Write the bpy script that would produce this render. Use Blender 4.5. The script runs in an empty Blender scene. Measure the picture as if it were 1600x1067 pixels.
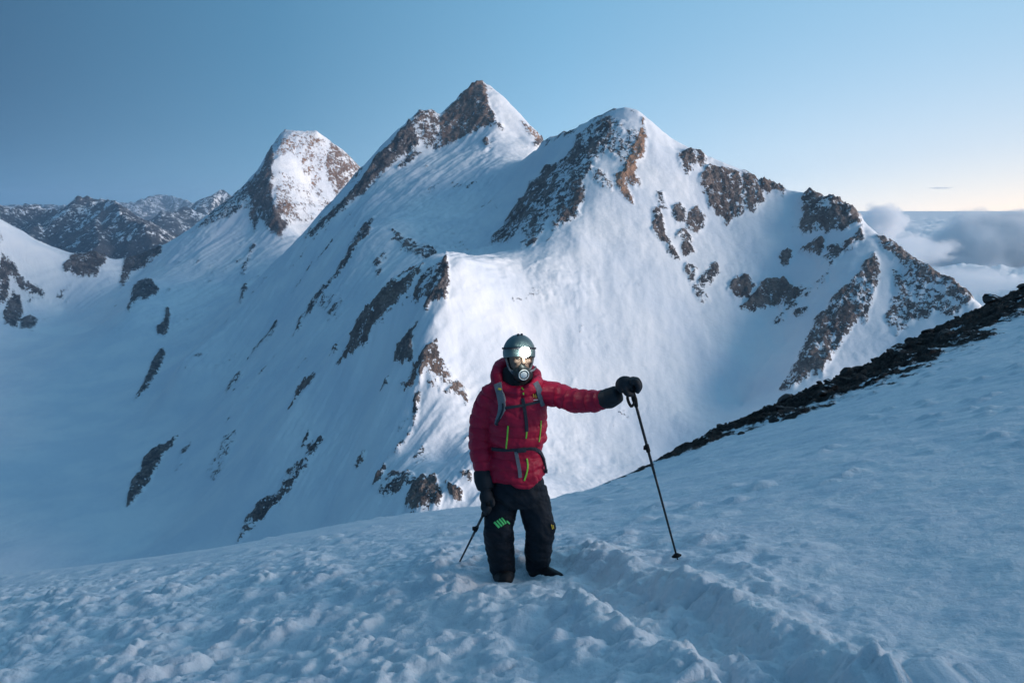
import bpy, bmesh, math, random
import numpy as np
from mathutils import Vector, Matrix
from mathutils.bvhtree import BVHTree

random.seed(7)
np.random.seed(7)
scene = bpy.context.scene
col = scene.collection
R = math.radians

# ------------------------------------------------------------------ camera, world, sun, exposure
F_PX, PITCH = 1256.0, R(9.4)          # focal length in photo pixels (1600 wide), downward pitch
cam_data = bpy.data.cameras.new('camera')
cam = bpy.data.objects.new('camera', cam_data)
col.objects.link(cam)
cam.location = (0, 0, 0)
cam.rotation_euler = (R(90) - PITCH, 0, 0)
cam_data.sensor_width = 36
cam_data.lens = 36 * F_PX / 1600
cam_data.clip_start, cam_data.clip_end = 0.1, 900000
scene.camera = cam

DAWN_AZ = 72.0                        # where the horizon glows
SUN_AZ, SUN_EL = 102.0, 9.0           # degrees clockwise from the view axis (+Y), and above the horizon
world = bpy.data.worlds.new('World')
scene.world = world
world.use_nodes = True
wn, wl = world.node_tree.nodes, world.node_tree.links
wn.clear()
# dawn sky: a Nishita sky with the sun still under the horizon, plus the blue twilight gradient it lacks
sky = wn.new('ShaderNodeTexSky')
sky.sky_type = 'NISHITA'
sky.sun_disc = False
sky.sun_elevation = R(-4)
sky.sun_rotation = R(DAWN_AZ)
sky.altitude = 6000
sky.air_density, sky.dust_density, sky.ozone_density = 1.0, 0.3, 1.2
def wmath(op, a, b=0.0):
    nd = wn.new('ShaderNodeMath'); nd.operation = op
    for k, v in ((0, a), (1, b)):
        if isinstance(v, bpy.types.NodeSocket): wl.new(v, nd.inputs[k])
        else: nd.inputs[k].default_value = v
    return nd.outputs[0]
def wramp(fac, stops):
    nd = wn.new('ShaderNodeValToRGB'); wl.new(fac, nd.inputs[0])
    el = nd.color_ramp.elements
    while len(el) < len(stops): el.new(0.5)
    for e, (p, c) in zip(el, stops): e.position = p; e.color = (*c, 1)
    return nd.outputs[0]
def wmix(f, a, b):
    nd = wn.new('ShaderNodeMix'); nd.data_type = 'RGBA'
    wl.new(f, nd.inputs[0]); wl.new(a, nd.inputs[6]); wl.new(b, nd.inputs[7]); return nd.outputs[2]
wtc = wn.new('ShaderNodeTexCoord')
wsep = wn.new('ShaderNodeSeparateXYZ'); wl.new(wtc.outputs['Generated'], wsep.inputs[0])
WX, WY, WZ = wsep.outputs
hl = wmath('MAXIMUM', wmath('SQRT', wmath('ADD', wmath('MULTIPLY', WX, WX), wmath('MULTIPLY', WY, WY))), 1e-4)
sdot = wmath('DIVIDE', wmath('ADD', wmath('MULTIPLY', WX, math.sin(R(DAWN_AZ))), wmath('MULTIPLY', WY, math.cos(R(DAWN_AZ)))), hl)
sfac = wmath('MULTIPLY_ADD', sdot, 0.5); sfac.node.inputs[2].default_value = 0.5      # 0 opposite the dawn, 1 towards it
ele = wmath('MAXIMUM', WZ, 0.0)
HORIZON = [(0.0, (.06, .14, .24)), (0.38, (.085, .19, .31)), (0.52, (.15, .30, .44)), (0.68, (.36, .54, .68)), (0.80, (.62, .66, .68)), (0.90, (.80, .68, .58)), (1.0, (.95, .74, .55))]
UPPER = [(0.0, (.016, .045, .095)), (0.38, (.018, .062, .130)), (0.52, (.050, .165, .29)), (0.68, (.13, .33, .52)), (0.85, (.22, .45, .65)), (1.0, (.27, .50, .67))]
ZENITH = [(0.0, (.036, .112, .195)), (1.0, (.085, .20, .32))]
low = wmath('SUBTRACT', 1.0, wmath('POWER', 2.718, wmath('MULTIPLY', ele, -9.0)))
high = wmath('SUBTRACT', 1.0, wmath('POWER', 2.718, wmath('MULTIPLY', ele, -1.5)))
twilight = wmix(high, wmix(low, wramp(sfac, HORIZON), wramp(sfac, UPPER)), wramp(sfac, ZENITH))
bg = wn.new('ShaderNodeBackground')
bg.inputs['Strength'].default_value = 0.15
bg2 = wn.new('ShaderNodeBackground')
bg2.inputs['Strength'].default_value = 1.0
wadd = wn.new('ShaderNodeAddShader')
wout = wn.new('ShaderNodeOutputWorld')
wl.new(sky.outputs[0], bg.inputs[0])
wl.new(twilight, bg2.inputs[0])
wl.new(bg.outputs[0], wadd.inputs[0]); wl.new(bg2.outputs[0], wadd.inputs[1])
wl.new(wadd.outputs[0], wout.inputs[0])

sun_data = bpy.data.lights.new('sun', 'SUN')
sun_data.energy = 2.6
sun_data.angle = R(34)
sun_data.color = (1.0, 0.81, 0.72)
sun = bpy.data.objects.new('sun', sun_data)
col.objects.link(sun)
sd = Vector((math.sin(R(SUN_AZ)) * math.cos(R(SUN_EL)), math.cos(R(SUN_AZ)) * math.cos(R(SUN_EL)), math.sin(R(SUN_EL))))
sun.rotation_euler = sd.to_track_quat('Z', 'Y').to_euler()
sun.location = sd * 40

scene.view_settings.view_transform = 'Standard'
scene.view_settings.look = 'None'
scene.view_settings.gamma = 1
scene.view_settings.use_curve_mapping = False
scene.view_settings.exposure = 0.55
scene.render.engine = 'CYCLES'
scene.cycles.use_denoising = True
scene.cycles.max_bounces = 10
scene.cycles.diffuse_bounces = 3
scene.cycles.volume_bounces = 9
scene.cycles.sample_clamp_indirect = 4

# ------------------------------------------------------------------ helpers
CP, SP = math.cos(PITCH), math.sin(PITCH)
def at(px, py, Y):
    """world point seen at photo pixel (px, py) at horizontal forward distance Y"""
    dx, dy = (px - 800) / F_PX, (533.5 - py) / F_PX
    yf = CP + dy * SP
    return Vector((dx / yf * Y, Y, (-SP + dy * CP) / yf * Y))
def ray(px, py):
    return at(px, py, 1.0).normalized()
def project(x, y, z):
    """world arrays -> photo pixels"""
    depth = y * CP - z * SP
    up = y * SP + z * CP
    return 800 + F_PX * x / depth, 533.5 - F_PX * up / depth

def pnoise(x, y, seed=0):
    xi, yi = np.floor(x).astype(np.int64), np.floor(y).astype(np.int64)
    xf, yf = x - xi, y - yi
    def g(ix, iy, fx, fy):
        h = (ix * 374761393 + iy * 668265263 + seed * 974634777) & 0xffffffff
        h = ((h ^ (h >> 13)) * 1274126177) & 0xffffffff
        a = ((h ^ (h >> 16)) & 0xffff) * (2 * math.pi / 65536)
        return np.cos(a) * fx + np.sin(a) * fy
    u = xf * xf * xf * (xf * (xf * 6 - 15) + 10)
    v = yf * yf * yf * (yf * (yf * 6 - 15) + 10)
    a = g(xi, yi, xf, yf) * (1 - u) + g(xi + 1, yi, xf - 1, yf) * u
    b = g(xi, yi + 1, xf, yf - 1) * (1 - u) + g(xi + 1, yi + 1, xf - 1, yf - 1) * u
    return (a * (1 - v) + b * v) * 1.5
def fbm(x, y, octaves=4, seed=0, gain=0.5, kind='n'):
    s, a, f, n = 0, 1.0, 1.0, 0
    for o in range(octaves):
        v = pnoise(x * f + 17.3 * o, y * f - 9.1 * o, seed + o)
        if kind == 'r': v = 1 - 2 * np.abs(v)
        elif kind == 'b': v = 2 * np.abs(v) - 0.6
        s = s + v * a; n += a; a *= gain; f *= 2.03
    return s / n
def sstep(a, b, x):
    t = np.clip((x - a) / (b - a), 0, 1)
    return t * t * (3 - 2 * t)

def tag(o, label=None, category=None, group=None, kind=None):
    if label: o['label'] = label
    if category: o['category'] = category
    if group: o['group'] = group
    if kind: o['kind'] = kind
    return o
def link(name, mesh, mat=None, parent=None):
    o = bpy.data.objects.new(name, mesh)
    col.objects.link(o)
    if mat is not None and not mesh.materials: mesh.materials.append(mat)
    if parent is not None: o.parent = parent
    return o
def pymesh(name, verts, faces, smooth=True):
    m = bpy.data.meshes.new(name)
    m.from_pydata([tuple(v) for v in verts], [], [tuple(f) for f in faces])
    if smooth: m.polygons.foreach_set('use_smooth', [True] * len(m.polygons))
    m.update()
    return m
def npmesh(name, co, quads, attrs=None, normals=None):
    m = bpy.data.meshes.new(name)
    m.vertices.add(len(co)); m.vertices.foreach_set('co', co.astype(np.float32).ravel())
    n = len(quads)
    m.loops.add(n * 4); m.loops.foreach_set('vertex_index', quads.astype(np.int32).ravel())
    m.polygons.add(n)
    m.polygons.foreach_set('loop_start', np.arange(0, n * 4, 4, dtype=np.int32))
    m.polygons.foreach_set('use_smooth', np.ones(n, dtype=bool))
    for k, v in (attrs or {}).items():
        a = m.attributes.new(k, 'FLOAT', 'POINT'); a.data.foreach_set('value', v.astype(np.float32).ravel())
    m.update(calc_edges=True); m.validate()
    if normals is not None: m.normals_split_custom_set_from_vertices(normals.astype(np.float32))
    return m
def grid_quads(nr, nc):
    i = np.arange(nr * nc).reshape(nr, nc)
    return np.stack([i[:-1, :-1], i[:-1, 1:], i[1:, 1:], i[1:, :-1]], -1).reshape(-1, 4)
def grid_normals(X, Y, Z):
    p = np.stack([X, Y, Z], -1)
    du = np.gradient(p, axis=1); dv = np.gradient(p, axis=0)
    n = np.cross(du, dv)
    n /= np.linalg.norm(n, axis=-1, keepdims=True) + 1e-12
    n[n[..., 2] < 0] *= -1
    return n

# --- node helper
class NT:
    def __init__(self, name):
        self.m = bpy.data.materials.new(name); self.m.use_nodes = True
        self.t = self.m.node_tree; self.t.nodes.clear()
        self.out = self.t.nodes.new('ShaderNodeOutputMaterial')
    def n(self, typ, props=None, **ins):
        nd = self.t.nodes.new(typ)
        for k, v in (props or {}).items(): setattr(nd, k, v)
        for k, v in ins.items():
            self.s(nd.inputs[int(k[1:]) if k[0] == 'i' and k[1:].isdigit() else k.replace('_', ' ')], v)
        return nd
    def s(self, sock, v):
        if isinstance(v, bpy.types.NodeSocket): self.t.links.new(v, sock)
        elif isinstance(v, bpy.types.Node): self.t.links.new(v.outputs[0], sock)
        else: sock.default_value = v
    def math(self, op, a, b=0.0, c=0.0, clamp=False):
        return self.n('ShaderNodeMath', {'operation': op, 'use_clamp': clamp}, i0=a, i1=b, i2=c).outputs[0]
    def mix(self, f, a, b):
        nd = self.n('ShaderNodeMix', {'data_type': 'RGBA'}); self.s(nd.inputs[0], f); self.s(nd.inputs[6], a); self.s(nd.inputs[7], b)
        return nd.outputs[2]
    def ramp(self, x, lo, hi, a=0.0, b=1.0):
        return self.n('ShaderNodeMapRange', {'interpolation_type': 'SMOOTHSTEP'}, i0=x, i1=lo, i2=hi, i3=a, i4=b).outputs[0]
    def noise(self, vec, scale, detail=5.0, rough=0.55, dist=0.0):
        return self.n('ShaderNodeTexNoise', None, Vector=vec, Scale=scale, Detail=detail, Roughness=rough, Distortion=dist).outputs[0]
    def attr(self, name): return self.n('ShaderNodeAttribute', {'attribute_name': name}).outputs['Fac']
    def bsdf(self, **k):
        b = self.n('ShaderNodeBsdfPrincipled', None, **k); self.t.links.new(b.outputs[0], self.out.inputs[0]); return b
def rgb(r, g, b): return (r, g, b, 1.0)

# ------------------------------------------------------------------ materials of the setting
def mountain_material(name, far=False):
    t = NT(name)
    pos = t.n('ShaderNodeNewGeometry').outputs['Position']
    k = 0.25 if far else 1.0
    rock, warm, streak = t.attr('rock'), t.attr('warm'), t.attr('streak')
    n1 = t.noise(pos, 0.012 * k, 4.0, 0.68)
    n2 = t.noise(pos, 0.05 * k, 4.0, 0.7)
    n3 = t.noise(pos, 0.16 * k, 3.0, 0.7)
    a = t.math('MULTIPLY_ADD', t.math('SUBTRACT', n1, 0.5), 1.7, rock)
    a = t.math('MULTIPLY_ADD', t.math('SUBTRACT', n3, 0.5), 1.5, a)
    a = t.math('MULTIPLY_ADD', t.math('SUBTRACT', n2, 0.5), 2.4, a)
    a = t.math('MULTIPLY_ADD', streak, 0.45, a)
    gate = t.ramp(rock, 0.03, 0.14)
    mask = t.math('MULTIPLY', t.ramp(a, 0.46, 0.58), gate)
    rc = t.mix(t.ramp(t.noise(pos, 0.02 * k, 4.0, 0.7), 0.38, 0.62), *((rgb(.03, .034, .042), rgb(.08, .08, .085)) if far else (rgb(0.075, 0.073, 0.078), rgb(0.25, 0.215, 0.20))))
    rc = t.mix(t.ramp(t.noise(pos, 0.11 * k, 3.0, 0.75), 0.42, 0.6), rc, t.mix(0.65, rc, rgb(.03, .032, .038) if far else rgb(.028, .028, .032)))
    rc = t.mix(t.math('MULTIPLY', warm, 0.85), rc, rgb(0.42, 0.25, 0.16))  # brown rock tone, plus warm sunlight painted into the highest faces
    sc = t.mix(t.ramp(t.noise(pos, 0.004 * k, 4.0, 0.6), 0.35, 0.65), rgb(0.72, 0.775, 0.84), rgb(0.84, 0.865, 0.89))
    c = t.mix(mask, sc, rc)
    h = t.math('MULTIPLY', t.noise(pos, 0.016 * k, 5.0, 0.6), 5.0 / k)
    h = t.math('MULTIPLY_ADD', streak, 0.35, h)
    hr = t.math('MULTIPLY', t.noise(pos, 0.045 * k, 4.0, 0.75), 34.0 / k)
    hh = t.n('ShaderNodeMix', {'data_type': 'FLOAT'}); t.s(hh.inputs[0], mask); t.s(hh.inputs[2], h); t.s(hh.inputs[3], hr)
    bump = t.n('ShaderNodeBump', None, Strength=0.75, Distance=1.0, Height=hh.outputs[0])
    t.bsdf(Base_Color=c, Roughness=t.math('MULTIPLY_ADD', mask, 0.25, 0.65), Normal=bump.outputs[0], Specular_IOR_Level=0.2)
    return t.m
MAT_MOUNTAIN = mountain_material('mountain_snow_and_rock')
MAT_FAR = mountain_material('far_range_snow_and_rock', True)

# ------------------------------------------------------------------ mountain terrain
K = 1000.0
LINES = [
 # class, [(px, py, Ykm) ...]   ridge and rib crests, gullies, faces
 ('pyramid', [(200,440,5.6),(260,385,5.8),(300,360,5.9),(340,328,6.0),(385,290,6.2),(410,262,6.3),(430,222,6.4),(445,204,6.45),(470,207,6.5),(495,206,6.5),(540,240,6.6),(565,266,6.7),(600,330,6.8),(640,400,6.9)]),
 ('pyramid', [(445,204,6.45),(428,250,6.1),(425,300,5.85),(435,345,5.65),(445,372,5.5)]),
 ('main', [(475,375,3.7),(500,352,3.75),(540,312,3.85),(572,275,3.95),(600,238,4.05),(625,208,4.15),(640,190,4.2),(655,171,4.25),(672,174,4.3),(690,186,4.35),(715,158,4.42),(738,135,4.48),(752,127,4.5),(765,132,4.5),(790,155,4.45),(820,188,4.4),(845,212,4.3),(838,226,4.1)]),
 ('main', [(752,127,4.5),(765,160,4.33),(775,190,4.16)]),
 ('main', [(620,345,3.25),(600,347,3.2),(580,350,3.15),(560,375,3.08),(535,412,3.0),(500,460,2.92),(460,520,2.85),(410,575,2.78),(360,625,2.7),(310,690,2.6),(250,750,2.45),(200,800,2.25)]),
 ('main', [(650,410,2.75),(620,450,2.6),(560,500,2.5),(500,560,2.5),(440,620,2.45),(370,700,2.35),(300,780,2.2),(240,850,2.0)]),
 ('main', [(560,335,3.6),(520,375,3.58),(480,420,3.52),(440,480,3.42),(390,545,3.3),(340,600,3.18),(290,650,3.05),(230,710,2.8),(170,770,2.45)]),
 ('main', [(475,375,3.7),(440,410,3.8),(390,450,3.8),(340,520,3.5),(290,560,3.3),(250,620,3.4),(200,690,2.95)]),
 ('main', [(420,425,4.4),(370,480,4.2),(320,540,4.0),(270,570,3.9),(210,600,3.75)]),
 ('dome', [(850,405,2.38),(815,416,2.32),(780,413,2.26),(750,405,2.2),(720,399,2.14),(700,398,2.1),(698,425,2.05),(697,465,1.98),(680,500,1.93),(668,540,1.88),(660,580,1.84),(652,620,1.8),(649,670,1.74),(625,710,1.68),(600,745,1.62),(588,775,1.58),(570,830,1.5)]),
 ('dome', [(700,398,2.1),(665,418,2.12),(630,440,2.12),(600,460,2.1),(570,495,2.14),(545,540,2.15),(500,590,2.12),(460,630,2.1),(420,690,2.03),(380,760,1.95),(340,830,1.85)]),
 ('dome', [(670,460,2.03),(630,510,2.05),(600,560,2.05),(570,620,2.0),(530,690,1.92),(480,760,1.82),(430,840,1.72)]),
 ('dome', [(560,740,1.75),(500,830,1.7)]),
 ('dome', [(835,232,3.55),(850,220,3.45),(880,206,3.3),(910,195,3.2),(940,180,3.1),(960,167,3.05),(975,165,3.0),(1000,172,2.98),(1010,185,2.97),(1035,212,2.95),(1055,235,2.93),(1080,238,2.92),(1110,248,2.9),(1130,254,2.9),(1160,270,2.88),(1190,283,2.86),(1215,295,2.85),(1240,300,2.83),(1265,300,2.8),(1300,306,2.72),(1325,318,2.67),(1345,348,2.6),(1370,368,2.52),(1400,387,2.45),(1450,415,2.35),(1490,438,2.28),(1520,465,2.2),(1560,510,2.1),(1600,570,2.0)]),
 ('dome', [(960,195,2.95),(940,230,2.85),(920,265,2.75),(895,315,2.65),(860,360,2.52),(830,392,2.42),(815,414,2.33)]),
 ('dome', [(835,240,3.5),(820,280,3.3),(800,320,3.15),(775,360,3.0),(765,385,2.85),(790,400,2.6)]),
 ('dome', [(1003,180,2.97),(1000,220,2.86),(990,260,2.77),(980,290,2.7),(968,325,2.62),(950,375,2.5),(936,405,2.42),(932,450,2.33)]),
 ('dome', [(1345,365,2.55),(1330,410,2.42),(1310,455,2.33),(1285,500,2.24),(1260,550,2.14),(1235,600,2.05),(1200,680,1.9)]),
 ('dome', [(760,680,1.6),(735,697,1.58),(700,730,1.55),(675,750,1.53),(665,775,1.5),(650,800,1.46)]),
 ('valley', [(-60,300,5.2),(0,345,5.3),(40,370,5.4),(75,393,5.45),(108,405,5.5),(150,396,5.6),(190,428,5.6)]),
]
POINTS = [
 ('pyramid', [(480,250,6.3),(490,300,6.2),(480,345,5.85),(470,370,5.7),(530,300,6.35),(530,330,6.25),(400,340,5.8),(395,365,5.7),(330,390,5.5),(380,400,5.4),(300,430,5.2),(420,410,5.2),(350,450,5.0),(280,480,4.8),(240,437,5.0),(215,470,4.7),(200,500,4.5),(260,520,4.4),(320,500,4.5),(380,460,4.6),(430,430,4.7)]),
 ('main', [(600,262,3.95),(640,245,4.05),(680,240,4.1),(720,222,4.15),(760,200,4.15),(775,190,4.15),(785,205,4.13),(810,220,4.15),(750,240,3.9),(700,260,3.85),(650,280,3.75),(800,250,3.8),(600,320,3.6),(700,310,3.5),(650,330,3.4),(740,330,3.35),(790,290,3.45),(830,245,3.6),(690,360,3.1),(640,370,3.05),(740,385,2.9),(700,395,2.8)]),
 ('dome', [(930,330,2.58),(900,370,2.46),(870,400,2.38),(880,430,2.3),(1030,260,2.8),(1030,330,2.65),(1000,380,2.52),(1000,450,2.38),(760,440,2.12),(750,500,2.02),(720,560,1.92),(720,620,1.84),(730,680,1.75),(700,740,1.65),(850,480,2.2),(850,560,2.08),(850,650,1.93),(830,740,1.78),(1000,550,2.2),(980,640,2.05),(950,720,1.9),(1080,330,2.72),(1100,400,2.58),(1100,480,2.42),(1090,560,2.26),(1080,640,2.1),(1060,720,1.95),(1130,345,2.74),(1190,360,2.72),(1200,430,2.58),(1190,500,2.42),(1180,560,2.3),(1160,640,2.15),(1240,340,2.76),(1260,400,2.6),(1240,470,2.45),(1230,540,2.3),(1400,430,2.38),(1400,500,2.25),(1450,470,2.27),(1480,500,2.18),(1380,570,2.1),(1320,600,2.03),(1300,680,1.9),(720,790,1.47),(800,790,1.5),(870,780,1.6)]),
 ('valley', [(60,500,5.0),(20,470,5.1),(-60,420,4.9),(-60,520,4.5),(150,445,5.4),(190,450,5.3),(100,490,5.2),(150,520,4.8),(50,560,4.2),(120,620,3.6),(50,700,2.88),(120,780,2.37),(20,860,1.97),(-80,700,2.85),(-80,560,4.2),(-80,900,1.85),(150,860,1.97)]),
]
HIDDEN = [  # (px column, Ykm, z) slopes that fall away behind the crests and below the lip
 (1000,3.6,-150),(1200,3.4,-350),(1400,3.1,-500),(1550,2.9,-700),(1600,2.5,-800),(900,4.2,-100),(800,5.2,0),(700,5.2,-100),(600,5.0,-300),
 (470,7.3,-100),(600,7.3,-300),(300,6.8,-500),(1200,4.5,-1000),(1500,4.5,-1500),(1000,6,-1000),(700,7.3,-800),(1500,7,-2000),
 (50,6.3,-900),(150,6.4,-900),(220,6.7,-800),(-60,6.3,-900),
 (400,1.15,-900),(800,1.15,-780),(1200,1.15,-760),(1600,1.2,-900),(0,1.15,-900),(1600,1.8,-700)]
def build_control():
    P, C = [], []
    def add(p, c):
        P.append((p.x / K, p.y / K, p.z / K)); C.append(c)
    for c, ln in LINES:
        for (a, b) in zip(ln[:-1], ln[1:]):
            A, B = at(a[0], a[1], a[2] * K), at(b[0], b[1], b[2] * K)
            n = max(1, int((B.xy - A.xy).length / 70))
            for i in range(n): add(A.lerp(B, i / n), c)
        add(at(ln[-1][0], ln[-1][1], ln[-1][2] * K), c)
    for c, pts in POINTS:
        for p in pts: add(at(p[0], p[1], p[2] * K), c)
    for px, Y, z in HIDDEN: add(Vector(((px - 800) / F_PX * Y * K, Y * K, z)), 'valley' if px < 300 else 'dome')
    P = np.array(P)
    keep, seen = [], set()
    for i, p in enumerate(P):
        q = (round(p[0] / 0.012), round(p[1] / 0.012))
        if q not in seen: seen.add(q); keep.append(i)
    return P[keep], [C[i] for i in keep]
CPTS, CCLS = build_control()
CLS = ['valley', 'pyramid', 'main', 'dome']
CID = np.array([CLS.index(c) for c in CCLS])
def rbf_fit(P, lam):
    n = len(P)
    D = np.linalg.norm(P[:, None, :2] - P[None, :, :2], axis=-1)
    A = np.zeros((n + 3, n + 3))
    A[:n, :n] = -D + np.eye(n) * lam
    A[:n, n:] = np.c_[np.ones(n), P[:, :2]]; A[n:, :n] = A[:n, n:].T
    return np.linalg.solve(A, np.r_[P[:, 2], 0, 0, 0])
W = rbf_fit(CPTS, 0.02)
def rbf_eval(x, y):
    z = np.empty_like(x); near = np.empty(x.shape, dtype=np.int32)
    n = len(CPTS)
    P32, W32 = CPTS[:, :2].astype(np.float32), W.astype(np.float32)
    for s in range(0, len(x), 20000):
        xx, yy = x[s:s + 20000].astype(np.float32), y[s:s + 20000].astype(np.float32)
        D = np.sqrt((xx[:, None] - P32[None, :, 0]) ** 2 + (yy[:, None] - P32[None, :, 1]) ** 2)
        z[s:s + 20000] = -(D @ W32[:n]) + W32[n] + W32[n + 1] * xx + W32[n + 2] * yy
        near[s:s + 20000] = D.argmin(1)
    return z, near

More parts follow.
